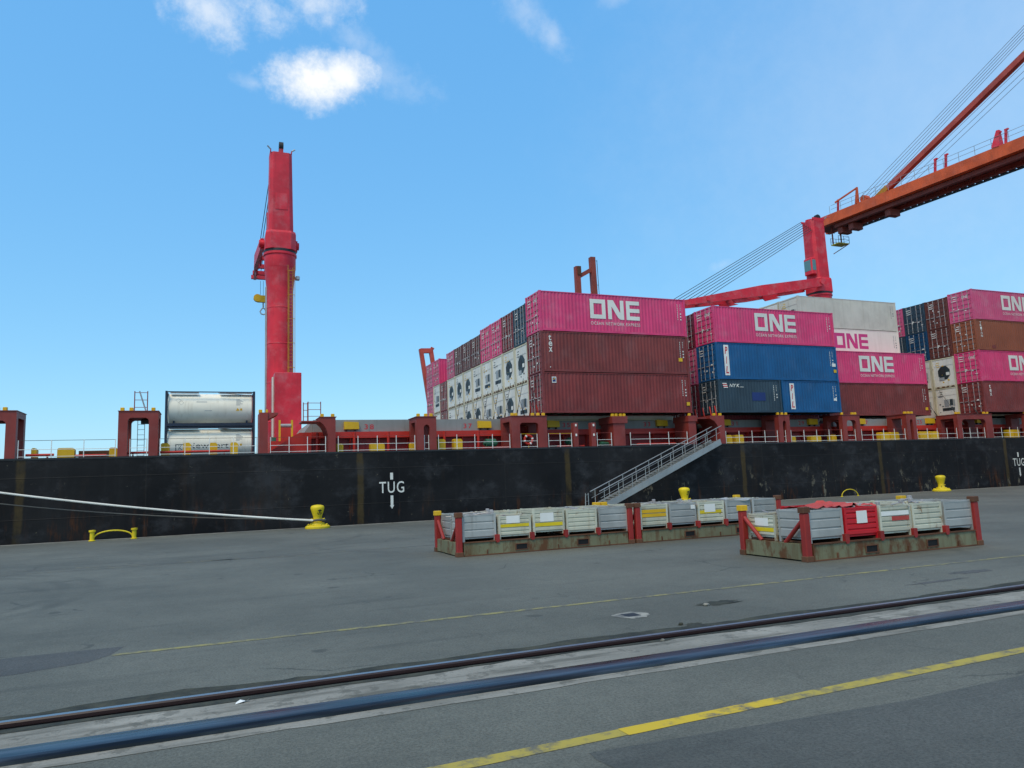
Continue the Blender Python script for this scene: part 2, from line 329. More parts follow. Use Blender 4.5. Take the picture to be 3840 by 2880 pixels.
def m_glass():
    mt, t, b = new_mat('cab_glass'); b.inputs['Base Color'].default_value = (.10, .22, .22, 1); b.inputs['Roughness'].default_value = .08
    b.inputs['Specular IOR Level'].default_value = .8
    return mt
M['glass'] = m_glass()

# ------------------------------------------------------------------ mesh helpers
class MB:
    def __init__(s): s.v = []; s.f = []
    def add(s, vs, fs):
        o = len(s.v); s.v += [tuple(p) for p in vs]; s.f += [tuple(i+o for i in f) for f in fs]; return s
    def box(s, x0, x1, y0, y1, z0, z1):
        return s.add([(x0, y0, z0), (x1, y0, z0), (x1, y1, z0), (x0, y1, z0), (x0, y0, z1), (x1, y0, z1), (x1, y1, z1), (x0, y1, z1)],
                     [(3, 2, 1, 0), (4, 5, 6, 7), (0, 1, 5, 4), (1, 2, 6, 5), (2, 3, 7, 6), (3, 0, 4, 7)])
    def bbox(s, x0, x1, y0, y1, z0, z1, c=.02):
        """box with chamfered vertical edges and top"""
        p = [(x0+c, y0), (x1-c, y0), (x1, y0+c), (x1, y1-c), (x1-c, y1), (x0+c, y1), (x0, y1-c), (x0, y0+c)]
        q = [(x0+2*c, y0+c), (x1-2*c, y0+c), (x1-c, y0+2*c), (x1-c, y1-2*c), (x1-2*c, y1-c), (x0+2*c, y1-c), (x0+c, y1-2*c), (x0+c, y0+2*c)]
        vs = [(a, b, z0) for a, b in p]+[(a, b, z1-c) for a, b in p]+[(a, b, z1) for a, b in q]
        fs = [tuple(range(7, -1, -1)), tuple(range(16, 24))]
        for k in (0, 8):
            fs += [(k+i, k+(i+1) % 8, k+8+(i+1) % 8, k+8+i) for i in range(8)]
        return s.add(vs, fs)
    def bar(s, p, q, w, h=None, upv=(0, 0, 1), w2=None, h2=None):
        h = w if h is None else h; w2 = w if w2 is None else w2; h2 = h if h2 is None else h2
        p, q = Vector(p), Vector(q); d = (q-p).normalized(); u = Vector(upv)
        if abs(d.dot(u)) > .99: u = Vector((0, 1, 0))
        a = d.cross(u).normalized(); b = a.cross(d).normalized(); vs = []
        for c, ww, hh in ((p, w, h), (q, w2, h2)):
            vs += [c-a*ww/2-b*hh/2, c+a*ww/2-b*hh/2, c+a*ww/2+b*hh/2, c-a*ww/2+b*hh/2]
        return s.add(vs, [(0, 1, 2, 3), (7, 6, 5, 4), (1, 0, 4, 5), (2, 1, 5, 6), (3, 2, 6, 7), (0, 3, 7, 4)])
    def tube(s, p, q, r, n=8, r2=None):
        r2 = r if r2 is None else r2
        p, q = Vector(p), Vector(q); d = (q-p).normalized(); u = Vector((0, 0, 1)) if abs(d.z) < .95 else Vector((1, 0, 0))
        a = d.cross(u).normalized(); b = a.cross(d)
        vs = [p+(a*math.cos(2*math.pi*i/n)+b*math.sin(2*math.pi*i/n))*r for i in range(n)]+[q+(a*math.cos(2*math.pi*i/n)+b*math.sin(2*math.pi*i/n))*r2 for i in range(n)]
        return s.add(vs, [(i, n+i, n+(i+1) % n, (i+1) % n) for i in range(n)]+[tuple(range(n)), tuple(range(2*n-1, n-1, -1))])
    def path(s, pts, r, n=8):
        """continuous tube through points"""
        pts = [Vector(p) for p in pts]; o = []
        pa = None
        for i, p in enumerate(pts):
            d = (pts[min(i+1, len(pts)-1)]-pts[max(i-1, 0)]).normalized()
            if pa is None: u = Vector((0, 0, 1)) if abs(d.z) < .9 else Vector((1, 0, 0)); a = d.cross(u).normalized()
            else: a = (pa-d*pa.dot(d)).normalized()
            pa = a; b = d.cross(a)
            o += [p+(a*math.cos(2*math.pi*k/n)+b*math.sin(2*math.pi*k/n))*r for k in range(n)]
        fs = []
        for i in range(len(pts)-1):
            fs += [(i*n+k, i*n+(k+1) % n, (i+1)*n+(k+1) % n, (i+1)*n+k) for k in range(n)]
        L = (len(pts)-1)*n
        fs += [tuple(range(n-1, -1, -1)), tuple(range(L, L+n))]
        return s.add(o, fs)
    def lathe(s, prof, c=(0, 0, 0), n=24):
        vs = []
        for r, z in prof: vs += [(c[0]+r*math.cos(2*math.pi*i/n), c[1]+r*math.sin(2*math.pi*i/n), c[2]+z) for i in range(n)]
        fs = []
        for k in range(len(prof)-1): fs += [(k*n+i, k*n+(i+1) % n, (k+1)*n+(i+1) % n, (k+1)*n+i) for i in range(n)]
        L = (len(prof)-1)*n
        fs += [tuple(range(n-1, -1, -1)), tuple(range(L, L+n))]
        return s.add(vs, fs)
    def prism(s, poly, y0, y1):
        """polygon in XZ (counter-clockwise seen from -y) extruded in y"""
        n = len(poly)
        return s.add([(x, y0, z) for x, z in poly]+[(x, y1, z) for x, z in poly],
                     [tuple(range(n)), tuple(range(2*n-1, n-1, -1))]+[(i, n+i, n+(i+1) % n, (i+1) % n) for i in range(n)])
    def prismx(s, poly, x0, x1):
        """polygon in YZ extruded along x"""
        n = len(poly)
        return s.add([(x0, y, z) for y, z in poly]+[(x1, y, z) for y, z in poly],
                     [tuple(range(n-1, -1, -1)), tuple(range(n, 2*n))]+[(i, (i+1) % n, n+(i+1) % n, n+i) for i in range(n)])
    def sheet(s, pts, z): return s.add([(x, y, z) for x, y in pts], [tuple(range(len(pts)))])
    def mesh(s, name, smooth=False):
        me = bpy.data.meshes.new(name); me.from_pydata(s.v, [], s.f); me.validate(); me.update()
        if smooth:
            me.polygons.foreach_set('use_smooth', [True]*len(me.polygons))
            try: me.set_sharp_from_angle(angle=R(38))
            except Exception: pass
        return me
def put(name, me, mat, parent=None, loc=(0, 0, 0), rot=None, label=None):
    o = bpy.data.objects.new(name, me); COL.objects.link(o)
    if isinstance(mat, str): mat = M[mat]
    if not me.materials: me.materials.append(mat)
    if me.materials[0] != mat:
        o.material_slots[0].link = 'OBJECT'; o.material_slots[0].material = mat
    o.parent = parent; o.location = loc
    if rot: o.rotation_euler = rot
    if label: o['label'] = label
    return o
def build(name, mb, mat, parent=None, loc=(0, 0, 0), smooth=False, label=None, rot=None):
    return put(name, mb.mesh(name, smooth), mat, parent, loc, rot, label)
def tag(o, label, cat, group=None):
    o['label'] = label; o['category'] = cat
    if group: o['group'] = group
    return o
def struct(o): o['kind'] = 'structure'; return o
def root(name, label, cat, loc=(0, 0, 0), rz=0, group=None):
    o = bpy.data.objects.new(name, None); COL.objects.link(o); o.empty_display_size = .3
    o.location = loc; o.rotation_euler = (0, 0, rz)
    return tag(o, label, cat, group)
_tc = {}
def text_mb(txt, size=1.0, shear=0., bold=.0, spacing=1.0):
    """letters as flat faces in XZ facing -y; returns MB with origin at lower left and its width"""
    key = (txt, size, shear, bold, spacing)
    if key not in _tc:
        cu = bpy.data.curves.new('txt', 'FONT'); cu.body = txt; cu.size = size; cu.shear = shear; cu.offset = bold; cu.space_character = spacing; cu.resolution_u = 4
        ob = bpy.data.objects.new('txt', cu); me = bpy.data.meshes.new_from_object(ob)
        vs = [(v.co.x, v.co.y) for v in me.vertices]; fs = [tuple(p.vertices) for p in me.polygons]
        bpy.data.objects.remove(ob); bpy.data.curves.remove(cu); bpy.data.meshes.remove(me)
        x0 = min(v[0] for v in vs); z0 = min(v[1] for v in vs)
        _tc[key] = ([(x-x0, z-z0) for x, z in vs], fs)
    return _tc[key]
def put_text(mb, txt, x, z, w=None, h=None, y=0., **kw):
    vs, fs = text_mb(txt, **kw)
    W0 = max(v[0] for v in vs); H0 = max(v[1] for v in vs)
    sx = (w/W0) if w else ((h/H0) if h else 1); sz = (h/H0) if h else sx
    return mb.add([(x+a*sx, y, z+b*sz) for a, b in vs], fs)

# ------------------------------------------------------------------ ground
def strip(name, y0, y1, z, mat, x0=-320, x1=420):
    mb = MB(); n = 24
    xs = [x0+(x1-x0)*i/n for i in range(n+1)]
    for a, b in zip(xs, xs[1:]): mb.add([(a, y0, z), (b, y0, z), (b, y1, z), (a, y1, z)], [(0, 1, 2, 3)])
    return struct(build(name, mb, mat))
QE = 42.5
mb = MB()
prof = [(-220, 0), (8.75, 0), (8.75, -.2), (9.09, -.2), (9.09, 0), (QE, 0), (QE, -9)]
for (a, za), (b, zb) in zip(prof, prof[1:]):
    mb.add([(-320, a, za), (420, a, za), (420, b, zb), (-320, b, zb)], [(0, 1, 2, 3)])
struct(build('ground', mb, 'asphalt'))
strip('rail_slot', 8.751, 9.089, -.13, 'dirt')
# ragged concrete bands beside the crane rail
def ragged(name, y0, y1, z, mat, amp0, amp1, x0=-30, x1=60, step=.22):
    mb = MB(); xs = []; x = x0
    while x < x1: xs.append(x); x += step*random.uniform(.6, 1.5)
    lo = [y0+random.gauss(0, amp0) for _ in xs]; hi = [y1+random.gauss(0, amp1) for _ in xs]
    for k in range(1, len(xs)-1):
        lo[k] = (lo[k-1]*.6+lo[k]*.4); hi[k] = (hi[k-1]*.6+hi[k]*.4)
    vs = [(a, b, z) for a, b in zip(xs, lo)]+[(a, b, z) for a, b in zip(xs, hi)]; n = len(xs)
    mb.add(vs, [(i, i+1, n+i+1, n+i) for i in range(n-1)])
    return struct(build(name, mb, mat))
ragged('concrete_band', 7.94, 8.75, .004, 'concrete', .0, .012)
ragged('concrete_band', 7.40, 7.63, .004, 'concrete', .022, .0)
ragged('rail_edge_dirt', 9.09, 9.30, .004, 'dirt', .0, .09)
ragged('rail_edge_dirt', 8.64, 8.752, .008, 'dirt', .07, .0)
# rail: foot, web, head
rail = [(-.09, -.13), (.09, -.13), (.09, -.115), (.018, -.10), (.018, -.045), (.037, -.038), (.037, -.012), (.028, .002), (-.028, .002), (-.037, -.012), (-.037, -.038), (-.018, -.045), (-.018, -.10), (-.09, -.115)]
tag(build('crane_rail', MB().prismx([(a*1.25+8.965, b*1.25+.03) for a, b in rail], -60, 90), 'rail'), 'long steel crane rail set in a dirty slot in the quay apron', 'rail')
belt = [(7.60, .002), (7.97, .002), (7.968, .030), (7.945, .052), (7.90, .060), (7.68, .060), (7.635, .052), (7.605, .030)]
tag(build('cable_channel', MB().prismx(belt, -60, 90), 'belt', smooth=True), 'glossy dark cable channel cover running beside the crane rail', 'cable cover')
# painted lines
def line(name, p, q, w, z, mat, seg=40):
    mb = MB(); p, q = Vector((*p, 0)), Vector((*q, 0)); d = (q-p).normalized(); a = Vector((-d.y, d.x, 0))
    L = []
    for i in range(seg+1):
        c = p.lerp(q, i/seg); j = random.uniform(-.006, .006)
        L += [c-a*(w/2+j), c+a*(w/2+j)]
    mb.add([(v.x, v.y, z) for v in L], [(2*i, 2*i+2, 2*i+3, 2*i+1) for i in range(seg)])
    return struct(build(name, mb, mat))
line('painted_line', (-1.3, 11.93), (70, 11.45), .13, .004, 'line_worn', 90)
line('painted_line', (-6, 5.55), (3.3, 5.88), .17, .004, 'line_fore', 30)
line('painted_line', (3.305, 5.88), (5.08, 5.945), .17, .004, 'line_new', 10)
line('painted_line', (5.085, 5.945), (40, 7.22), .165, .004, 'line_fore', 60)
line('painted_line', (-25, 31), (3.2, 25.3), .16, .004, 'line_far', 40)
line('painted_line', (-30, 26.0), (70, 25.6), .13, .004, 'line_far', 90)
line('painted_line', (-60, QE-.9), (120, QE-.9), .15, .004, 'line_far', 90)
mb = MB(); pts = [(2.82, 5.59), (2.80, 5.42), (2.87, 5.1), (2.85, 4.2), (2.9, -3), (40, -3), (40, 6.9), (9.4, 5.52), (7.7, 5.40), (6.1, 5.36), (4.9, 5.44), (3.9, 5.52)]
struct(build('asphalt_patch', mb.sheet(pts, .003), 'asphalt_new'))
pts = [(-9, 11.0), (-3.6, 11.22), (-2.3, 11.36), (-1.55, 11.62), (-1.33, 11.95), (-1.2, 12.5), (-2.4, 12.56), (-4.2, 12.5), (-9, 12.7)]
struct(build('asphalt_patch', MB().sheet(pts, .002), 'asphalt_old'))
# manhole collar, pothole, small rubble
mb = MB(); n = 22; o = []; i_ = []
for k in range(n):
    a = 2*math.pi*k/n; rr = .30*(1+random.uniform(-.14, .14)); o.append((6.15+rr*math.cos(a), 10.47+rr*.9*math.sin(a)))
q = .13
sq = []
for k in range(n):
    a = 2*math.pi*k/n; s = q/max(abs(math.cos(a)), abs(math.sin(a))); sq.append((6.15+s*math.cos(a), 10.49+s*math.sin(a)))
mb.add([(x, y, .005) for x, y in o]+[(x, y, .005) for x, y in sq], [(k, (k+1) % n, n+(k+1) % n, n+k) for k in range(n)])
struct(build('concrete_collar', mb, 'white_patch'))
struct(build('iron_cover', MB().sheet([(6.01, 10.35), (6.29, 10.35), (6.29, 10.63), (6.01, 10.63)], .004), 'dark'))
def blob(cx, cy, rx, ry, z, n=20, j=.22):
    return [(cx+rx*(1+random.uniform(-j, j))*math.cos(2*math.pi*k/n), cy+ry*(1+random.uniform(-j, j))*math.sin(2*math.pi*k/n)) for k in range(n)]
for cx, cy, rx, ry in ((7.95, 10.62, .42, .17), (6.55, 9.36, .14, .1), (14.2, 10.7, .5, .16), (12.6, 10.2, .7, .08)):
    struct(build('pothole', MB().sheet(blob(cx, cy, rx, ry, 0, 26, .38), .003), 'dirt' if cx < 9 else 'asphalt_old'))
def rock(name, x, y, s, mat, label):
    mb = MB(); n = 7; vs = []
    for z, k in ((0, 1.), (.35, 1.05), (.7, .6)):
        for i in range(n):
            a = 2*math.pi*i/n; rr = s*k*random.uniform(.7, 1.2); vs.append((x+rr*math.cos(a), y+rr*math.sin(a)*.8, .004+z*s))
    fs = [(i, (i+1) % n, n+(i+1) % n, n+i) for i in range(n)]+[(n+i, n+(i+1) % n, 2*n+(i+1) % n, 2*n+i) for i in range(n)]+[tuple(range(2*n, 3*n)), tuple(range(n-1, -1, -1))]
    return tag(build(name, mb.add(vs, fs), mat), label, 'rubble')
rock('concrete_lump', 7.62, 10.52, .055, 'concrete', 'pale concrete lump at the edge of the pothole')
rock('concrete_lump', 5.55, 8.68, .035, 'concrete', 'small pale stone lying in the rail slot edge')
rock('concrete_lump', 6.35, 9.42, .045, 'dirt', 'dark lump of dirt beside the crane rail')
mb = MB(); mb.add([(.22, 8.50, .006), (.30, 8.51, .02), (.34, 8.56, .008), (.27, 8.57, .03), (.23, 8.55, .012)], [(0, 1, 3, 4), (1, 2, 3)])
mb.add([(.29, 8.53, .01), (.36, 8.54, .035), (.35, 8.58, .015), (.30, 8.57, .008)], [(0, 1, 2, 3)])
tag(build('paper_scrap', mb, 'white'), 'crumpled white paper scrap lying beside the crane rail', 'litter')
# quay edge coping and water
mb = MB().box(-320, 420, QE-.45, QE+.06, -.6, .012)
struct(build('quay_coping', mb, 'concrete'))
mb = MB().sheet([(-6000, QE-1), (6000, QE-1), (6000, 9000), (-6000, 9000)], -3.0)
struct(build('water', mb, 'water'))

# ------------------------------------------------------------------ quay furniture
def bollard(x, y, label, turn=0):
    b = root('bollard', label, 'bollard', (x, y, .006), turn, 'yellow bollards along the quay edge')
    build('base_plate', MB().lathe([(.66, 0), (.66, .09), (.60, .15), (.40, .2), (.36, .3)], n=28), 'lemon', b, smooth=True)
    build('post', MB().lathe([(.28, .28), (.215, .42), (.235, .62), (.325, .9), (.365, 1.06), (.36, 1.14), (.30, 1.21), (.15, 1.25), (.0001, 1.26)], n=28), 'lemon', b, smooth=True)
    for k in range(8):
        a = 2*math.pi*k/8+.2
        build('bolt', MB().lathe([(.05, .1), (.05, .21), (.03, .235)], (.52*math.cos(a), .52*math.sin(a), 0), 8), 'lemon', b)
    for s in (-1, 1): build('horn', MB().tube((s*.2, -.1, .46), (s*.36, -.16, .50), .045, 8), 'lemon', b, smooth=True)
    # round black emblem
    mb = MB(); n = 16
    for r0, r1, a0, a1 in ((.10, .14, .6, 2.6), (.10, .14, 3.3, 4.5), (.10, .14, 4.9, 6.1)):
        for k in range(10):
            t0, t1 = a0+(a1-a0)*k/10, a0+(a1-a0)*(k+1)/10
            mb.add([((r0*math.cos(t)), 0, r0*math.sin(t)) for t in (t0, t1)]+[(r1*math.cos(t), 0, r1*math.sin(t)) for t in (t1, t0)], [(0, 1, 2, 3)])
    mb.add([(-.03, 0, -.06), (.03, 0, -.06), (.03, 0, .06), (.07, 0, .06), (0, 0, .12), (-.07, 0, .06), (-.03, 0, .06)], [(0, 1, 2, 3, 4, 5, 6)])
    vs = []
    for p in mb.v:
        ang = p[0]/.335; zz = .86+p[2]; rr = .335+(zz-.9)*.19+.008
        vs.append((rr*math.sin(ang+.25), -rr*math.cos(ang+.25), zz))
    mb.v = vs
    build('emblem', mb, 'dark', b)
    return b
bollard(5.15, 41.35, 'yellow bollard with a white mooring rope looped round it')
bollard(28.94, 41.5, 'yellow bollard standing behind the bins at the foot of the gangway')
bollard(53.1, 41.6, 'yellow bollard on the bare quay beyond the red bin rack', .3)
def ladder_top(x, y, label):
    b = root('ladder_handrail', label, 'handrail', (x, y, .012))
    for s in (-1, 1):
        build('post', MB().lathe([(.16, 0), (.16, .03), (.10, .05), (.10, .42), (.15, .44), (.15, .52), (.05, .53)], (s*.92, 0, 0), 14), 'lemon', b, smooth=True)
    pts = [(math.cos(math.pi*(1-k/14))*.85, 0, .12+.34*math.sin(math.pi*k/14)) for k in range(15)]
    build('hoop', MB().path(pts, .035), 'lemon', b, smooth=True)
ladder_top(-4.65, 41.6, 'yellow hoop rail with two stub posts at the quay edge')
hb_ = root('ladder_handrail', 'thin yellow hoop rail at the quay edge behind the red bin rack', 'handrail', (43.85, 41.9, .012))
build('hoop', MB().path([(math.cos(math.pi*(1-k/14))*.8, 0, .02+.5*math.sin(math.pi*k/14)) for k in range(15)], .03), 'lemon', hb_, smooth=True)
for sx in (-.8, .8): build('foot', MB().lathe([(.09, -.004), (.09, .03), (.04, .05)], (sx, 0, 0), 10), 'lemon', hb_, smooth=True)

# ------------------------------------------------------------------ ship
DZ, HY = 4.25, 45.45
ship = root('container_ship', 'long black-hulled container ship moored at the quay with dark red deck frames', 'ship', (0, 0, 0))
sec = [(HY+7, -6.5), (HY+.6, -6.2), (HY+.08, -3.5), (HY, 0), (HY, DZ), (HY+30.6, DZ), (HY+30.6, 0), (HY+30, -6.2), (HY+24, -6.5)]
mb = MB(); xs = [-70, -52, -30, -15, 0, 15, 30, 45, 60, 75, 95, 118, 135]; ks = [.2, .72, 1, 1, 1, 1, 1, 1, 1, 1, 1, .7, .1]
rows_ = []
for x, k in zip(xs, ks): rows_ += [(x, HY+15.3+(y-HY-15.3)*k, z) for y, z in sec]
n = len(sec)
fs = []
for i in range(len(xs)-1): fs += [(i*n+j, (i+1)*n+j, (i+1)*n+(j+1) % n, i*n+(j+1) % n) for j in range(n)]
fs += [tuple(range(n)), tuple(range(len(rows_)-1, len(rows_)-n-1, -1))]
build('hull', mb.add(rows_, fs), 'hull', ship)
build('sheer_strake', MB().box(-30, 95, HY-.02, HY+.12, DZ-.06, DZ+.045), 'dark', ship)
def tug(x, label):
    mb = MB()
    put_text(mb, 'TUG', x-.78, 1.68, w=1.56, h=.70, bold=.004, spacing=1.15)
    mb.add([(x-.09, 0, 2.50), (x+.09, 0, 2.50), (x+.09, 0, 2.92), (x-.09, 0, 2.92)], [(0, 1, 2, 3)])
    mb.add([(x-.085, 0, .92), (x+.085, 0, .92), (x+.085, 0, 1.52), (x-.085, 0, 1.52)], [(0, 1, 2, 3)])
    mb.add([(x, 0, .70), (x+.13, 0, .92), (x-.13, 0, .92)], [(0, 1, 2)])
    build('tug_marking', mb, 'letter', ship, (0, HY-.004, 0), label=label)
tug(10.16, 'white lettering with a bar above and a downward arrow'); tug(68.35, None)
# deck frames that carry the outer containers
def uframe(mb, x0, x1, o0, o1, oz, zt, y0, y1, c=.16):
    p = [(x0, DZ), (o0, DZ), (o0, oz-c), (o0+c*.35, oz-c*.35), (o0+c, oz), (o1-c, oz), (o1-c*.35, oz-c*.35), (o1, oz-c), (o1, DZ), (x1, DZ), (x1, zt), (x0, zt)]
    # split into three convex pieces sharing no visible seam
    mb.prism([(x0, DZ), (o0, DZ), (o0, oz-c), (o0+c*.35, oz-c*.35), (o0+c, oz), (o0+c, zt), (x0, zt)], y0, y1)
    mb.prism([(o1-c, zt), (o1-c, oz), (o1-c*.35, oz-c*.35), (o1, oz-c), (o1, DZ), (x1, DZ), (x1, zt)], y0, y1)
    mb.box(o0+c, o1-c, y0, y1, oz, zt)
def lock(parent, x, z, y=HY+.25, s=.1):
    build('twistlock', MB().bbox(x-s, x+s, y-s, y+s, z, z+.19, .02), 'yellow', parent)
def portal(x0, x1, o0, o1, oz, zt, locks, depth=2.1, c=.16):
    mb = MB(); uframe(mb, x0, x1, o0, o1, oz, zt, HY+.02, HY+.42, c); uframe(mb, x0, x1, o0, o1, oz, zt, HY+depth-.4, HY+depth, c)
    mb.box(x0, x1, HY+.42, HY+depth-.4, zt-.34, zt); mb.box(x0-.03, x1+.03, HY-.02, HY+depth+.03, zt, zt+.035)
    p = build('deck_frame', mb, 'shiprred', ship)
    for lx in locks: lock(p, lx, zt+.035)
    return p
portal(-12.0, -9.78, -11.5, -10.25, 6.3, 6.80, (-11.4, -10.7, -10.35))
portal(-5.02, -3.02, -4.55, -3.5, 6.42, 6.78, (-4.85, -4.4, -3.3))
portal(18.35, 20.95, 18.95, 20.3, 5.98, 6.43, (18.5, 18.75, 20.0, 20.4, 20.8))
portal(47.55, 49.45, 48.0, 49.0, 6.0, 6.42, (47.75, 48.9, 49.2), c=.2)
portal(61.0, 65.5, 61.5, 64.6, 6.0, 6.45, (61.2, 61.5, 64.8, 65.2), c=.3)
def slotpillar(x0, x1, s0, s1, sz, zt, locks):
    mb = MB(); uframe(mb, x0, x1, s0, s1, sz, zt, HY+.02, HY+.5, .18); mb.box(x0, x1, HY+1.5, HY+2.0, DZ, zt); mb.box(x0, x1, HY+.5, HY+1.5, zt-.3, zt)
    mb.box(x0-.06, x1+.06, HY-.02, HY+2.05, zt, zt+.04)
    p = build('deck_frame', mb, 'shiprred', ship)
    for lx in locks: lock(p, lx, zt+.04)
slotpillar(11.84, 13.13, 12.3, 12.68, 5.92, 6.40, (12.0, 12.5, 12.85))
slotpillar(40.95, 42.05, 41.35, 41.68, 6.02, 6.42, (41.1, 41.5, 41.9))
slotpillar(54.75, 55.9, 55.15, 55.5, 6.05, 6.48, (54.9, 55.3, 55.7))
slotpillar(70.2, 71.4, 70.6, 71.0, 6.05, 6.48, (70.4, 71.1))
# single pillars with brackets
mb = MB().box(2.35, 2.83, HY+.02, HY+1.9, DZ, 6.70); mb.prism([(2.83, 6.28), (3.05, 6.42), (3.42, 6.62), (3.42, 6.70), (2.83, 6.70)], HY+.1, HY+1.9)
p = build('deck_frame', mb, 'shiprred', ship); lock(p, 2.42, 6.70); lock(p, 2.78, 6.70, s=.06)
mb = MB().box(6.33, 6.76, HY+.02, HY+1.9, DZ, 6.40); mb.prism([(6.33, 5.3), (6.33, 6.40), (5.85, 6.40), (5.85, 6.12), (6.05, 5.95), (6.2, 5.7)], HY+.02, HY+1.9)
mb.box(4.8, 5.85, HY+.3, HY+1.9, 6.14, 6.22); mb.box(5.8, 6.82, HY-.02, HY+1.95, 6.40, 6.44)
p = build('deck_frame', mb, 'shiprred', ship); lock(p, 5.98, 6.44); lock(p, 6.62, 6.44)
mb = MB().box(26.15, 27.1, HY+.1, HY+1.9, DZ, 5.9); mb.box(26.05, 27.3, HY+.02, HY+2.0, 5.9, 6.40); mb.box(27.1, 27.32, HY+.5, HY+1.9, DZ, 5.9)
p = build('deck_frame', mb, 'shiprred', ship)
for lx in (26.2, 26.5, 26.85, 27.15): lock(p, lx, 6.40)
mb = MB().box(32.55, 33.2, HY+.1, HY+1.9, DZ, 6.0); mb.box(32.5, 33.3, HY+.02, HY+2.0, 6.0, 6.42)
mb.box(35.25, 35.75, HY+.02, HY+1.9, DZ, 6.42); mb.prism([(35.25, 5.2), (35.25, 6.42), (34.45, 6.42), (34.45, 6.2), (34.85, 6.0), (35.1, 5.65)], HY+.02, HY+1.9)
mb.box(33.3, 34.45, HY+.3, HY+1.9, 6.2, 6.3)
p = build('deck_frame', mb, 'shiprred', ship)
for lx in (32.75, 35.0, 35.55): lock(p, lx, 6.42)
for x in (22.95, 24.33):
    p = build('deck_post', MB().box(x, x+.36, HY+.02, HY+.4, DZ, 5.95), 'shiprred', ship)
    for z in (5.7, 5.02): build('cleat', MB().bbox(x+.13, x+.25, HY-.03, HY+.02, z, z+.16, .015), 'white', p)
# coaming with bright top band
def coaming(x0, x1):
    build('coaming_wall', MB().box(x0, x1, 48.06, 48.3, DZ, 5.26), 'darkcoam', ship)
    build('coaming_band', MB().box(x0, x1, 47.72, 48.28, 5.262, 5.66), 'coamred', ship)
    x = x0+.5; me = MB().prismx([(47.76, 5.26), (48.06, 5.26), (48.06, DZ)], 0, .05).mesh('coaming_stay')
    while x < x1-.2: put('coaming_stay', me, 'coamred', ship, (x, 0, 0)); x += 1.9
for a, b in ((5.6, 19.4), (20.9, 33.0), (35.5, 47.6), (49.0, 61.3), (65.0, 77.4), (79, 92)): coaming(a, b)
build('hatch_end', MB().prism([(5.2, 5.67), (5.74, 5.67), (5.74, 6.44)], 48.3, 70), 'grey', ship)
for a, b in ((19.4, 20.9), (33.0, 35.5), (47.6, 49.0), (61.3, 65.0), (77.4, 79.0)): build('cross_deck_wall', MB().box(a, b, 48.6, 75.5, DZ, 5.98), 'darkcoam', ship)
mb = MB().prism([(3.0, DZ), (5.6, DZ), (5.6, 5.66), (4.9, 5.66), (4.4, 5.4), (3.1, 4.5)], 47.9, 48.25)
build('crane_housing_wall', mb, 'coamred', ship)
build('crane_housing', MB().box(3.2, 5.5, 50.5, 56, DZ, 5.3), 'coamred', ship)
for x in (5.9, 8.2, 10.4, 14.2, 16.6): build('deck_pipe', MB().tube((x, 47.3, DZ), (x, 47.3, 5.6), .09, 10), 'coamred', ship, smooth=True)
# railings
def railing(x0, x1, n, top='shiprred', y=HY+.13):
    g = build('railing', MB().tube((x0, y, DZ+.5), (x1, y, DZ+.5), .016, 6), 'white', ship, smooth=True)
    put('rail', MB().tube((x0, y, DZ+.12), (x1, y, DZ+.12), .016, 6).mesh('rail', True), 'white', g)
    put('rail', MB().tube((x0, y, DZ+.98), (x1, y, DZ+.98), .014, 6).mesh('rail', True), top, g)
    me = MB().bar((0, 0, DZ+.04), (0, 0, DZ+1.0), .038, .03).mesh('stanchion')
    for i in range(n): put('stanchion', me, 'white', g, (x0+.03+(x1-x0-.06)*i/(n-1), y, 0))
for x0, x1, n, t in ((-9.7, -5.1, 4, 'dark'), (-4.45, -3.55, 2, 'dark'), (-2.95, 2.25, 5, 'dark'), (2.95, 6.2, 4, 'shiprred'), (6.9, 11.75, 5, 'shiprred'), (12.32, 12.66, 2, 'shiprred'), (13.25, 18.25, 5, 'shiprred'),
                     (19.0, 20.25, 2, 'yellow'), (21.05, 22.85, 3, 'yellow'), (24.8, 26.0, 2, 'shiprred'), (27.5, 32.4, 4, 'shiprred'), (35.85, 40.85, 5, 'shiprred'), (41.36, 41.66, 2, 'shiprred'), (42.15, 47.45, 5, 'shiprred'),
                     (48.05, 48.95, 2, 'shiprred'), (49.6, 54.6, 5, 'shiprred'), (56.0, 60.9, 5, 'shiprred'), (61.6, 64.5, 4, 'shiprred'), (65.6, 70.1, 5, 'shiprred'), (71.5, 76, 5, 'shiprred')):
    railing(x0, x1, n, t)
# yellow vent boxes on deck
for x0, x1, h in ((-9.2, -8.95, .62), (-7.99, -7.18, .6), (-5.5, -5.1, .58), (-2.91, -2.47, .78), (-1.74, -1.34, .78), (-.34, .08, .76), (.79, 1.2, .76), (6.93, 7.33, .58), (9.02, 9.45, .56), (9.5, 9.92, .56), (11.6, 12.0, .54),
                  (13.45, 13.93, .76), (14.52, 15.1, .76), (36.4, 36.95, .72), (37.26, 38.05, .72), (42.75, 43.2, .55), (44.8, 45.85, .56), (47.0, 47.5, .6), (52.5, 53.45, .74), (53.6, 54.6, .74), (57.1, 58.2, .76), (58.35, 59.4, .76), (68.6, 69.3, .8), (69.4, 70.1, .8)):
    mb = MB().prism([(x0, DZ), (x1, DZ), (x1, DZ+h-.1), (x1-.1, DZ+h), (x0+.06, DZ+h), (x0, DZ+h-.06)], HY+.75, HY+1.25)
    build('vent_box', mb, 'yellow', ship)
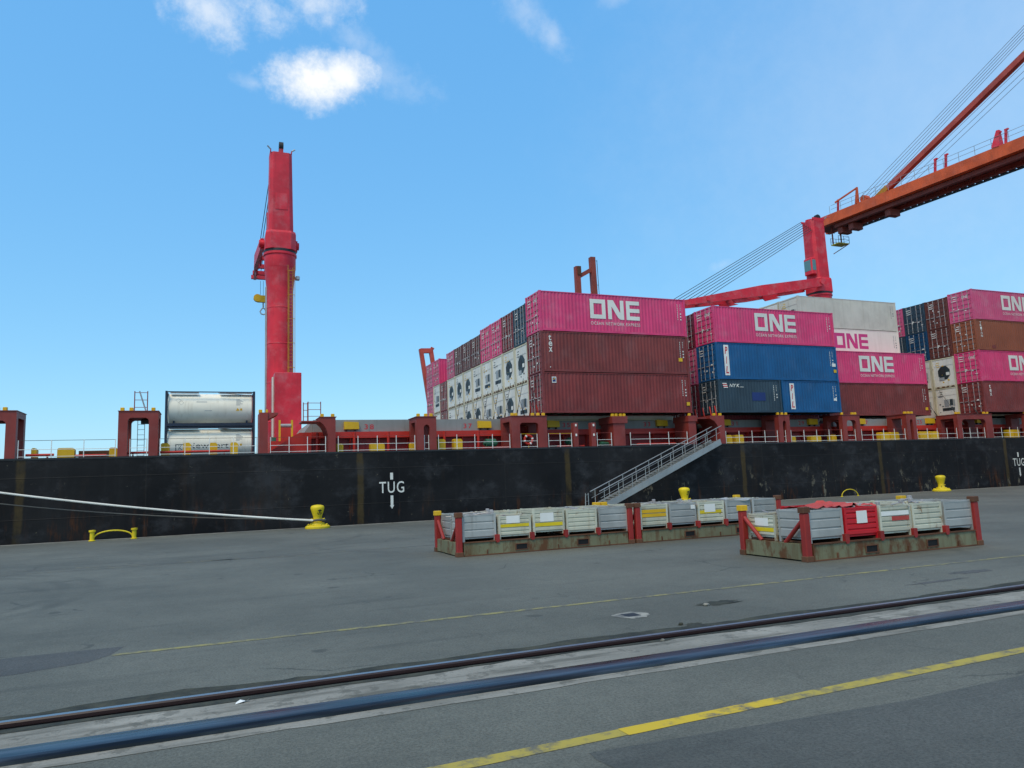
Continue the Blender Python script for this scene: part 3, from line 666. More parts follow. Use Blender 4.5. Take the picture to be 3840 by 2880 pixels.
for x0, x1, z in ((-9.4, -8.1, 4.48), (-7.1, -5.6, 4.40), (-4.6, .75, 4.5), (16.4, 18.3, 4.36), (21.9, 24.0, 4.36), (28.3, 31.6, 4.4)):
    p = build('fire_main', MB().tube((x0, HY+.55, z), (x1, HY+.55, z), .07, 10), 'coamred', ship, smooth=True)
    for k in range(2): put('pipe_support', MB().box(-.04, .04, HY+.51, HY+.59, DZ, z).mesh('pipe_support'), 'shiprred', p, (x0+.3+(x1-x0-.6)*k, 0, 0))
mb = MB().tube((25.2, HY+.4, 4.52), (26.0, HY+.6, 4.50), .13, 12); mb.lathe([(.0, 0), (.0, 0)], (0, 0, -20), 3)
build('fairlead_roller', MB().tube((25.2, HY+.4, 4.50), (26.0, HY+.75, 4.48), .14, 12), 'green', ship, smooth=True)
for x in (17.0, 23.2): build('mooring_winch', MB().tube((x, 47.0, 4.72), (x+.7, 47.0, 4.72), .30, 16).tube((x-.15, 47.0, 4.72), (x+.85, 47.0, 4.72), .12, 10).box(x-.1, x+.8, 46.75, 47.25, DZ, 4.45), 'green', ship, smooth=True)
# ladder frames on the deck frames
def guard_frame(x0, x1, z0, z1, y, lean=0.):
    mb = MB()
    for x in (x0, x1): mb.tube((x, y, z0), (x+lean, y, z1), .03, 6)
    for k in range(3): z = z0+(z1-z0)*(.25+.34*k); mb.tube((x0, y, z), (x1, y, z), .018, 6)
    return build('guard_frame', mb, 'shiprred', ship)
guard_frame(-4.32, -3.66, 6.78, 8.02, HY+.9)
build('guard_chain', MB().tube((-4.08, HY+.9, 8.02), (-3.72, HY+.9, 6.85), .045, 6), 'steel', ship)
guard_frame(5.2, 5.95, 6.22, 7.42, HY+.6); guard_frame(4.95, 5.2, 6.22, 7.40, HY+.9)
mb = MB()
for x in (-4.22, -3.86): mb.tube((x, HY+1.95, DZ), (x, HY+1.95, 6.44), .02, 6)
for k in range(7): mb.tube((-4.22, HY+1.95, 4.4+.3*k), (-3.86, HY+1.95, 4.4+.3*k), .014, 6)
build('ladder', mb, 'white', ship)
build('floodlight', MB().bbox(-3.98, -3.55, HY+.9, HY+1.3, 6.16, 6.42, .05), 'dark', ship)
mb = MB()
for k in range(6): mb.box(-7.05, -5.3, 47.0, 47.6, 4.29+.07*k, 4.33+.07*k)
mb.box(-7.1, -5.2, 47.05, 47.55, DZ, 4.72)
build('grating_stack', mb, 'rust', ship)
build('winch_frame', MB().box(3.90, 4.02, 51.5, 51.65, 5.3, 6.78).box(4.70, 4.82, 51.5, 51.65, 5.3, 6.78), 'yellow', ship)
build('winch_drum', MB().tube((4.02, 51.58, 6.4), (4.70, 51.58, 6.4), .13, 12), 'rod', ship, smooth=True)
build('control_box', MB().bbox(3.45, 3.72, 51.3, 51.6, 5.3, 5.62, .03), 'green', ship)
# lifebuoy on its rack
lb = root('lifebuoy', 'orange-red ring lifebuoy hanging inside a dark red deck frame', 'lifebuoy', (19.62, HY+.22, 4.84))
mb = MB(); n, k = 24, 10
for i in range(n):
    a = 2*math.pi*i/n
    for j in range(k):
        b_ = 2*math.pi*j/k; rr = .29+.08*math.cos(b_); mb.v.append((rr*math.cos(a), .08*math.sin(b_), rr*math.sin(a)))
for i in range(n):
    for j in range(k): mb.f.append((i*k+j, i*k+(j+1) % k, ((i+1) % n)*k+(j+1) % k, ((i+1) % n)*k+j))
build('ring', mb, 'coamred', lb, smooth=True)
for a in (.3, 2.2, 3.4, 5.2): build('tape_band', MB().tube((.29*math.cos(a)-.05*math.sin(a), 0, .29*math.sin(a)+.05*math.cos(a)), (.29*math.cos(a)+.05*math.sin(a), 0, .29*math.sin(a)-.05*math.cos(a)), .088, 10), 'white', lb, smooth=True)
build('bracket', MB().box(-.02, .02, .0, .1, -.55, -.2), 'yellow', lb)

# hatch covers
def hatch(x0, x1, num, nx, box, label, y1=76.2, ht=.62):
    h = root('hatch_cover', label, 'hatch cover', ((x0+x1)/2, 48.0, 5.662)); w = (x1-x0)/2
    build('cover_panel', MB().box(-w, w, .0, y1-48, 0, ht), 'grey', h)
    mb = MB(); x = -w+.6
    while x < w: mb.box(x, x+.05, -.03, .0, .02, .56); x += 2.9
    build('stiffener', mb, 'grey', h)
    if num:
        mb = MB(); put_text(mb, num, nx-(x0+x1)/2, .17, w=.60, h=.33, spacing=1.35, bold=.012); build('bay_number', mb, 'letter_red', h, (0, -.006, 0))
    if box:
        b = box-(x0+x1)/2
        q = build('lashing_box', MB().prism([(b, .17), (b+.95, .17), (b+.92, .62), (b+.0, .66)], -.3, -.02), 'yellow', h)
        build('bracket', MB().box(b+.15, b+.2, -.2, -.02, .05, .17).box(b+.7, b+.75, -.2, -.02, .05, .17), 'dark', q)
hatch(5.75, 12.1, '38', 9.0, 7.65, 'grey hatch cover with a yellow box and painted number thirty-eight', ht=.80)
hatch(12.15, 19.1, '37', 15.8, 16.8, 'grey hatch cover with a yellow box and painted number thirty-seven', ht=.80)
hatch(20.9, 26.9, '35', 23.35, 22.05, 'shaded grey hatch cover under the tall stack of maroon containers, end by the lifebuoy')
hatch(26.95, 33.0, '33', 30.2, 31.25, 'shaded grey hatch cover under the tall stack of maroon containers, gangway end')
hatch(35.6, 41.6, '31', 38.4, 37.2, 'shaded grey hatch cover under the dark slate container')
hatch(41.65, 47.6, '29', 45.3, 46.2, 'shaded grey hatch cover under the short blue container')
hatch(49.1, 55.2, '27', 52.5, 51.6, 'grey hatch cover in daylight with painted number twenty-seven')
hatch(55.25, 61.2, '25', 59.1, 60.1, 'grey hatch cover in daylight beside the short stack of maroon and pink containers')
hatch(65.1, 71.2, '', 0, 66.6, 'shaded grey hatch cover under the four-high container stack')
hatch(71.25, 77.3, '', 0, None, 'grey hatch cover at the far end of the four-high container stack')

# ------------------------------------------------------------------ containers
CW = 2.438
_cm = {}
def cframe(L, H):
    k = ('frame', L, H)
    if k in _cm: return _cm[k]
    mb = MB(); e = .0015
    for x in (0, L-.16):
        for y in (0, CW-.14):
            mb.box(x, x+.16, y, y+.14, .118, H-.118)
            for z in (e, H-.12+e): mb.box(x-.004, x+.178, y-.004, y+.162 if y == 0 else y+.144, z, z+.118)
    for y in (.0, CW-.06):
        mb.box(.18, L-.18, y+.004, y+.056, .03, .17); mb.box(.18, L-.18, y+.004, y+.056, H-.085, H-.025)
    for x in (0.004, L-.084):
        mb.box(x, x+.08, .17, CW-.17, .03, .15); mb.box(x, x+.08, .17, CW-.17, H-.13, H-.03)
    _cm[k] = mb.mesh('frame'); return _cm[k]
def cside(L, H):
    k = ('side', L, H)
    if k in _cm: return _cm[k]
    mb = MB(); x = .16; d = .028; prof = [(x, .048)]; fl, sl = .072, .066
    while x < L-.16-.3:
        for dx, y in ((fl, .048), (sl, .048-d), (fl, .048-d), (sl, .048)):
            x += dx; prof.append((x, y))
    prof.append((L-.16, .048))
    n = len(prof); z0, z1 = .16, H-.07
    mb.add([(a, b, z0) for a, b in prof]+[(a, b, z1) for a, b in prof], [(i, i+1, n+i+1, n+i) for i in range(n-1)])
    _cm[k] = mb.mesh('side_panel'); return _cm[k]
def csmooth(L, H):
    k = ('smooth', L, H)
    if k in _cm: return _cm[k]
    mb = MB().box(.16, L-.16, .02, .05, .16, H-.07); x = .9
    while x < L-.5: mb.box(x, x+.02, .016, .02, .2, H-.1); x += 1.14
    _cm[k] = mb.mesh('side_panel'); return _cm[k]
def croof(L, H):
    k = ('roof', L, H)
    if k not in _cm:
        mb = MB().box(.1, L-.1, .05, CW-.05, H-.06, H-.03); x = .5
        while x < L-.5: mb.box(x, x+.12, .12, CW-.12, H-.03, H-.012); x += .42
        _cm[k] = mb.mesh('roof_panel')
    return _cm[k]
def cfloor(L, H):
    k = ('floor', L)
    if k not in _cm:
        mb = MB().box(.1, L-.1, .06, CW-.06, .1, .15); x = .4
        while x < L-.3: mb.box(x, x+.06, .06, CW-.06, .03, .1); x += .9
        _cm[k] = mb.mesh('floor')
    return _cm[k]
def cend(L, H):
    k = ('end', L, H)
    if k not in _cm: _cm[k] = MB().box(L-.06, L-.03, .14, CW-.14, .15, H-.12).mesh('end_wall')
    return _cm[k]
def cdoor(H, s):
    k = ('door', H, s)
    if k not in _cm:
        y0, y1 = (.145, CW/2-.008) if s == 0 else (CW/2+.008, CW-.145)
        mb = MB().box(.05, .08, y0, y1, .16, H-.135); nz = 6; zz = (H-.3)/nz
        for i in range(nz): mb.box(.012, .05, y0+.05, y1-.05, .2+zz*i+.05, .2+zz*(i+1)-.11)
        for i in range(4):
            z = .45+i*(H-.8)/3; yy = y0 if s == 0 else y1; mb.box(.008, .035, yy-.02 if s == 0 else yy-.08, yy+.08 if s == 0 else yy+.02, z, z+.09)
        _cm[k] = mb.mesh('door')
    return _cm[k]
def crod(H):
    k = ('rod', H)
    if k not in _cm:
        mb = MB().tube((0, 0, .1), (0, 0, H-.08), .022, 6)
        for z in (.13, .55, H*.5, H-.55, H-.2): mb.box(-.012, .03, -.05, .05, z, z+.06)
        mb.box(-.03, -.008, -.02, .36, 1.12, 1.17)
        _cm[k] = mb.mesh('lock_rod')
    return _cm[k]
def logo_mesh():
    if 'one' in _cm: return _cm['one']
    mb = MB(); z0, h, s = 1.06, 1.43, .30
    def q(*p): mb.add([(a, 0, z0+b) for a, b in p], [tuple(range(len(p)))])
    x = 4.0; w = 1.27
    q((x, 0), (x+w, 0), (x+w-s, s), (x+s, s)); q((x+w, 0), (x+w, h), (x+w-s, h-s), (x+w-s, s)); q((x+w, h), (x, h), (x+s, h-s), (x+w-s, h-s)); q((x, h), (x, 0), (x+s, s), (x+s, h-s))
    x = 5.47; w = 1.33
    q((x, 0), (x+.31, 0), (x+.31, .95), (x+.31, h), (x, h)); q((x+.31, .95), (x+w-.50, .12), (x+w-.31, 0), (x+w-.31, .48), (x+.46, h), (x+.31, h)); q((x+w-.31, 0), (x+w, 0), (x+w, h), (x+w-.31, h))
    x = 7.0; w = 1.13
    q((x, 0), (x+.3, 0), (x+.3, h), (x, h))
    for b, t in ((0, .29), (.57, .86), (h-.29, h)): q((x+.3, b), (x+w, b), (x+w, t), (x+.3, t))
    _cm['one'] = mb.mesh('lettering')
    mb = MB(); put_text(mb, 'OCEAN NETWORK EXPRESS', 4.02, .60, w=4.1, h=.23, spacing=1.12)
    _cm['onetxt'] = mb.mesh('lettering')
    mb = MB(); put_text(mb, 'ONE', 0, 0, w=.62, h=.28, bold=.01)
    _cm['onedoor'] = mb.mesh('lettering')
    return _cm['one']
def marks_mesh(L, H, v):
    """small painted number and weight panels near the right end of a side"""
    k = ('marks', L, H, v)
    if k in _cm: return _cm[k]
    rnd = random.Random(v*7+int(L)); mb = MB(); x = L-.74; z = H-.42
    def r(a, b, c, d): mb.add([(a, 0, c), (b, 0, c), (b, 0, d), (a, 0, d)], [(0, 1, 2, 3)])
    for i in range(9): r(x, x+.05, z-.085, z); z -= .14
    z = H-.42
    for i in range(4): r(x+.26, x+.30, z-.07, z); z -= .13
    for i in range(rnd.randint(1, 3)): zz = H-1.1-.22*i; r(x+.24, x+.34, zz-.1, zz)
    _cm[k] = mb.mesh('marking'); return _cm[k]
def doormarks(H, v):
    k = ('dm', H, v)
    if k in _cm: return _cm[k]
    rnd = random.Random(100+v); mb = MB()
    def r(y0, y1, z0, z1): mb.add([(0, y1, z0), (0, y0, z0), (0, y0, z1), (0, y1, z1)], [(0, 1, 2, 3)])
    for i in range(3):
        z = H-.45-.2*i; w = rnd.uniform(.25, .5); r(1.6, 1.6+w, z, z+.06)
    for i in range(5):
        y = rnd.uniform(.3, 2.0); z = rnd.uniform(.4, H-.6); r(y, y+rnd.uniform(.08, .22), z, z+rnd.uniform(.06, .14))
    _cm[k] = mb.mesh('marking'); return _cm[k]
def rect_mesh(key, x0, x1, z0, z1):
    if key not in _cm: _cm[key] = MB().add([(x0, 0, z0), (x1, 0, z0), (x1, 0, z1), (x0, 0, z1)], [(0, 1, 2, 3)]).mesh('marking')
    return _cm[key]
WORDC = {'pink': 'pink', 'pink2': 'faded pink', 'maroon': 'maroon', 'maroon2': 'brick red', 'brown': 'dark brown', 'orange_brown': 'orange-brown', 'darkred': 'dark red', 'slate': 'slate grey', 'blue': 'bright blue', 'navy': 'deep blue', 'offwhite': 'off-white', 'greywhite': 'weathered pale grey', 'reefer': 'white'}
cnt = [0]
def container(x, y, z, L, H, col, label, logo=None, decal=(), reefer=None, smooth=False, group='shipping containers stacked on the ship', rear=True):
    cnt[0] += 1; v = cnt[0] % 5
    c = root('refrigerated_container' if reefer else 'shipping_container', label, 'container', (x, y, z), 0, group)
    side = csmooth(L, H) if (smooth or reefer) else cside(L, H)
    put('frame', cframe(L, H), 'creamframe' if col == 'reefer' else col, c); put('side_panel', side, col, c)
    put('side_panel', side, col, c, (L, CW, 0), (0, 0, math.pi))
    put('roof_panel', croof(L, H), col, c); put('floor', cfloor(L, H), 'dark', c); put('end_wall', cend(L, H), col, c)
    if reefer: reefer_end(c, H, reefer, col)
    else:
        for s in (0, 1):
            d = put('door', cdoor(H, s), col, c)
            for yy in ((.42, .92) if s == 0 else (1.52, 2.02)): put('lock_rod', crod(H), 'rod', d, (.0, yy, 0))
        put('marking', doormarks(H, v), 'letter', c, (.006, 0, 0))['kind'] = 'stuff'
    yo = .008 if not (smooth or reefer) else .012
    if logo:
        logo_mesh(); lm = 'letter' if logo == 'white' else 'letter_pink'
        dz = H-2.896
        put('lettering', _cm['one'], lm, c, (0, yo, dz))
        if logo == 'white':
            put('lettering', _cm['onetxt'], lm, c, (0, yo, dz)); put('lettering', _cm['onedoor'], lm, c, (.006, 1.05, H-.75), (0, 0, -math.pi/2))
    if L > 5: put('marking', marks_mesh(L, H, v), 'letter' if col not in ('offwhite', 'greywhite', 'reefer') else 'letter_dark', c, (0, yo, 0))['kind'] = 'stuff'
    for d in decal: d(c, yo, H)
    return c
def reefer_end(c, H, kind, col):
    k = ('rf', H, kind)
    if k not in _cm:
        parts = {}
        mb = MB().box(.05, .09, .14, CW-.14, .15, H-.12); mb.box(.03, .05, .2, CW-.2, H-.75, H-.16); mb.box(.03, .05, .2, CW-.2, .18, .62)
        for y in (.5, 1.2, 1.9): mb.box(.02, .03, y, y+.02, H-.72, H-.2)
        parts['p'] = mb.mesh('machinery_panel')
        if kind == 'fan':
            cy, cz, r = 1.2, 1.45, .70
            o = [(cy+r*.95*math.cos(math.pi*(2*i+1)/8), cz+r*1.0*math.sin(math.pi*(2*i+1)/8)) for i in range(8)]
            parts['a'] = [MB().prismx(o, .026, .05).mesh('opening')]
            parts['b'] = [MB().box(.010, .026, .62, .98, 1.18, 1.46).mesh('control_unit'), MB().box(.012, .027, 1.2, 1.75, .74, 1.02).mesh('control_unit')]
            parts['c'] = [MB().tube((.012, 1.42, 1.60), (.0255, 1.42, 1.60), .34, 16).mesh('guard')]
        else:
            parts['a'] = [MB().box(.028, .05, .62, .95, 1.15, 1.75).mesh('opening'), MB().box(.028, .05, .5, 1.75, .68, .95).mesh('opening')]
            parts['b'] = [MB().box(.012, .03, 1.02, 1.5, 1.1, 1.75).mesh('control_unit'), MB().box(.012, .03, .42, .56, 1.1, 1.7).mesh('control_unit')]
            parts['c'] = [MB().box(.012, .027, 1.1, 1.6, .70, .93).mesh('guard')]
        parts['d'] = [MB().box(-.003, .02, .25+.5*i+.06*(i % 2), .55+.5*i, .02, .13).mesh('sill_gap') for i in range(4)]
        _cm[k] = parts
    P = _cm[k]
    p = put('machinery_panel', P['p'], col, c); 
    for me in P['a']: put('opening', me, 'unit', p)
    for i, me in enumerate(P['b']): put('control_unit', me, 'letter' if i == 0 and kind == 'fan' else 'greybox', p)
    for me in P['c']: put('guard', me, 'dark', p)
    for me in P['d']: put('sill_gap', me, 'rust', p)
    put('marking', doormarks(H, cnt[0] % 3), 'letter_dark' if cnt[0] % 2 else 'yellow', c, (.024, 0, 0))['kind'] = 'stuff'
def d_tex(txt, x, z, h, w, mt='letter'):
    def f(c, yo, H):
        n = len(txt); hh = h/n
        for i, ch in enumerate(txt):
            mb = MB(); put_text(mb, ch, x, z-hh*(i+1)+.03, w=w*(.8 if ch == 't' else 1), h=hh*(.98 if ch == 't' else .82), bold=.02)
            put('lettering', mb.mesh('lettering'), mt, c, (0, yo, 0))
    return f
def d_rect(key, x0, x1, z0, z1, mt):
    def f(c, yo, H): put('marking', rect_mesh(key, x0, x1, z0, z1), mt, c, (0, yo-.002, 0))
    return f
def d_pil(x, z0, z1, w=.46):
    def f(c, yo, H):
        put('lettering_panel', rect_mesh(('pil', x, z0, z1), x, x+w, z0, z1), 'white', c, (0, yo, 0))
        h = (z1-z0)
        for i, ch in enumerate('PIL'):
            mb = MB(); put_text(mb, ch, x+(.09 if ch != 'I' else .16), z1-h*(.32*i+.30), w=(.28 if ch != 'I' else .12), h=h*.24, shear=.2, bold=.03)
            put('lettering', mb.mesh('lettering'), 'letter_red', c, (0, yo-.003, 0))
    return f
def d_nyk(c, yo, H):
    for ch, xx, ww in (('N', 1.05, .32), ('Y', 1.40, .30), ('K', 1.70, .32)):
        mb = MB(); put_text(mb, ch, xx, H-.60, w=ww, h=.26, shear=.25, bold=.02); put('lettering', mb.mesh('lettering'), 'letter', c, (0, yo, 0))
    mb = MB(); mb.add([(2.05, 0, H-.60), (2.4, 0, H-.60), (2.4, 0, H-.56), (2.05, 0, H-.56)], [(0, 1, 2, 3)])
    put('lettering', mb.mesh('lettering'), 'letter', c, (0, yo, 0))
    for i, mt in enumerate(('letter', 'letter_red', 'letter', 'letter_red', 'letter')):
        z = H-.66+.075*i; mb = MB().add([(.5-.02*i, 0, z), (.9-.02*i, 0, z), (.9-.03*i, 0, z+.07), (.5-.03*i, 0, z+.07)], [(0, 1, 2, 3)])
        put('stripe', mb.mesh('stripe'), mt, c, (0, yo, 0))
    put('marking', rect_mesh('bluepatch', 3.15, 4.45, .95, 1.6), 'letter_blue', c, (0, yo, 0))
def d_badge(c, yo, H):
    put('badge', rect_mesh('badgew', .72, 1.06, 2.13, 2.55), 'white', c, (0, yo, 0)); put('badge', rect_mesh('badgeb', .77, 1.01, 2.19, 2.49), 'letter_blue', c, (0, yo-.003, 0))
    mb = MB().add([(.80, 0, 2.33), (.90, 0, 2.36), (.98, 0, 2.44), (.97, 0, 2.47), (.84, 0, 2.42)], [(0, 1, 2, 3, 4)])
    put('badge', mb.mesh('badge'), 'yellow', c, (0, yo-.006, 0))
HC, ST, L40, L20 = 2.896, 2.591, 12.192, 6.04
RY = lambda r: 45.66+2.5*(r-1)
ORD = ['', 'first', 'second', 'third', 'fourth', 'fifth', 'sixth', 'seventh', 'eighth', 'ninth', 'tenth', 'eleventh', 'twelfth']
TIER = ['', 'bottom', 'second', 'third', 'fourth']
Z1, ZH = 6.64, 6.285
ye = lambda k, x, z: d_rect(k, x, x+.34, z, z+.26, 'yellow')
# --- stack beside the lifebuoy (first stack right of the tall crane)
XA = 20.85
container(XA, RY(1), Z1, L40, HC, 'maroon2', 'brick red container with a small blue and yellow badge, bottom of the three-high pink-topped stack', decal=(d_badge, ye('ya', 11.75, .55)))
container(XA, RY(1), Z1+HC, L40, HC, 'maroon', 'maroon container with three white letters running down its side, between pink and brick red ones', decal=(d_tex('tex', .60, 2.60, 1.22, .27), ye('yb', 11.3, .98), d_rect('wd', .62, .69, .30, .37, 'letter')))
container(XA, RY(1), Z1+2*HC, L40, HC, 'pink', 'pink container with big white lettering on top of two maroon ones', 'white')
top = {2: ('slate', HC), 3: ('maroon2', HC), 4: ('pink', HC), 5: ('pink', HC), 6: ('brown', ST), 7: ('brown', ST), 8: ('brown', ST), 9: ('pink2', ST), 11: ('pink', ST), 12: ('pink2', ST)}
mid = {2: 'fan', 3: 'fan', 4: 'grille', 5: 'grille', 6: 'grille', 7: 'fan', 8: 'fan', 9: 'fan', 10: 'maroon2', 11: 'grille', 12: 'pink2'}
low = {2: 'grille', 3: 'fan', 4: 'grille', 5: 'grille', 6: 'fan', 7: 'fan', 8: 'grille', 9: 'grille', 10: 'maroon', 11: 'grille', 12: 'darkred'}
def lab(col, tier, r, where): return '%s container, %s tier, %s row from the quay, %s' % (col, TIER[tier], ORD[r], where)
WA = 'bay nearest the upright crane'
for r in range(2, 13):
    for t, (src) in ((1, low[r]), (2, mid[r])):
        z = ZH+HC*(t-1)
        if src in ('fan', 'grille'): container(XA, RY(r), z, L40, HC, 'reefer', lab('white refrigerated', t, r, WA), reefer=src)
        else: container(XA, RY(r), z, L40, HC, src, lab(WORDC[src], t, r, WA))
    if r in top:
        cc, hh = top[r]; container(XA, RY(r), ZH+2*HC, L40, hh, cc, lab(WORDC[cc], 3, r, WA), 'white' if cc in ('pink', 'pink2') else None)
# --- second stack
XB = 35.59
container(XB, RY(1), Z1, L20, ST, 'slate', 'short dark slate container with white and red stripes beside its lettering', decal=(d_nyk,))
container(XB+L40-L20, RY(1), Z1, L20, ST, 'blue', 'short blue container with a white vertical letter panel, bottom tier', decal=(d_pil(.78, .28, 2.36), d_rect('p2', 5.3, 5.62, .98, 1.17, 'white')))
container(XB, RY(1), Z1+ST, L40, HC, 'blue', 'long blue container with a white vertical letter panel under a pink one', decal=(d_pil(.75, .32, 2.7), ye('yc', 11.75, .72), d_rect('p1', 11.62, 12.0, 1.22, 1.48, 'white')))
container(XB, RY(1), Z1+ST+HC, L40, HC, 'pink', 'pink container with big white lettering on top of a long blue one', 'white')
WB = 'bay behind the blue containers'
for r, cols in ((2, ('darkred', 'pink2', 'darkred')), (3, ('maroon', 'brown', 'maroon')), (4, ('brown', 'pink2', 'slate'))):
    for t in (1, 2, 3):
        container(XB, RY(r), ZH+HC*(t-1), L40, HC, cols[t-1], lab(WORDC[cols[t-1]], t, r, WB))
# --- third stack, outer row empty
XC = 49.0
container(XC, RY(2), ZH+.3, L40, HC, 'maroon', 'maroon container under a pink one beneath the large white lettered container', decal=(ye('yd', 11.6, .5),))
container(XC, RY(2), ZH+.3+HC, L40, HC, 'pink', 'pink container with big white lettering below the white lettered container', 'white')
WC = 'pale grey container bay'
for r in (3, 4, 5):
    for t in (1, 2, 3, 4):
        z = ZH+HC*(t-1)
        if r == 3 and t == 3: container(XC, RY(r), z, L40, HC, 'offwhite', 'off-white container with big magenta lettering', 'pink', reefer='grille')
        elif r == 3 and t == 4: container(XC, RY(r), z, L40, HC, 'greywhite', 'weathered pale grey container topping the stack above the magenta lettering', reefer='grille')
        else: container(XC, RY(r), z, L40, HC, 'reefer', lab('white refrigerated', t, r, WC), reefer='grille' if t % 2 else 'fan')
# --- fourth stack, four high
XD = 65.07
container(XD, RY(1), Z1, L40, HC, 'maroon', 'maroon container with white letters running down its side, bottom of the four-high stack', decal=(d_tex('tex', .86, 2.55, 1.05, .25),))
container(XD, RY(1), Z1+HC, L40, HC, 'pink', 'pink container with big white lettering between maroon and orange-brown ones', 'white')
container(XD, RY(1), Z1+2*HC, L40, HC, 'orange_brown', 'orange-brown container with white marks running down its side', decal=(d_tex('TRITON', .62, 2.70, 1.5, .24), d_rect('dk', 1.95, 2.45, .2, .5, 'maroon')))
container(XD, RY(1), Z1+3*HC, L40, HC, 'pink2', 'faded pink container with big white lettering topping the four-high stack', 'white')
WD = 'four-high bay'
for r, cols in ((2, ('grille', 'fan', 'brown', 'brown')), (3, ('grille', 'grille', 'navy', 'slate')), (4, ('grille', 'grille', 'slate', 'pink2')), (5, ('fan', 'grille', 'maroon', 'brown'))):
    for t in (1, 2, 3, 4):
        z = ZH+.2+HC*(t-1); s = cols[t-1]
        if s in ('fan', 'grille'): container(XD, RY(r), z, L40, HC, 'reefer', lab('white refrigerated', t, r, WD), reefer=s)
        else: container(XD, RY(r), z, L40, HC, s, lab(WORDC[s], t, r, WD))

# lashing rods crossed over container ends
def lashing(x, y0, y1, z0, z1, red, wh='the white refrigerated container ends'):
    lr = root('lashing_rod', ('thin lashing rod with a red turnbuckle braced across ' if red else 'thin dark lashing rod braced across ')+wh, 'lashing rod', (x, y0, z0), 0, ('red lashing rods on ' if red else 'dark lashing rods on ')+wh)
    d = Vector((0, y1-y0, z1-z0)); p = d*.32
    build('turnbuckle', MB().tube((0, 0, 0), p, .045, 6), 'coamred' if red else 'dark', lr); build('rod', MB().tube(p, d, .018, 5), 'wire', lr)
for k, r in enumerate((1, 1, 2, 2, 3, 4, 5, 6, 7, 8)):
    y = RY(r)+.25
    lashing(XA-.18, y, y+1.9, ZH-.02, ZH+HC+.25, k < 3); lashing(XA-.26, y+1.9, y, ZH-.02, ZH+HC+.25, k < 2)
for r in (1, 1.25, 1.6, 2): lashing(XB-.2, RY(r)+.2, RY(r)+.75, Z1-.25, Z1+2.3, True, 'the slate and dark red container ends')
for r in (1.1, 1.9, 2.7): lashing(XD-.2, RY(r)+.2, RY(r)+2.0, ZH, ZH+HC, False, 'the four-high stack ends')
build('lashing_bridge', MB().box(19.45, 20.72, 47.6, 75.5, 6.0, 6.25), 'shiprred', ship)
build('lashing_bridge', MB().box(33.2, 35.45, 47.6, 75.5, 6.0, 6.25), 'shiprred', ship)
build('lashing_bridge', MB().box(63.0, 64.95, 47.6, 60.2, 6.0, 6.25), 'shiprred', ship)

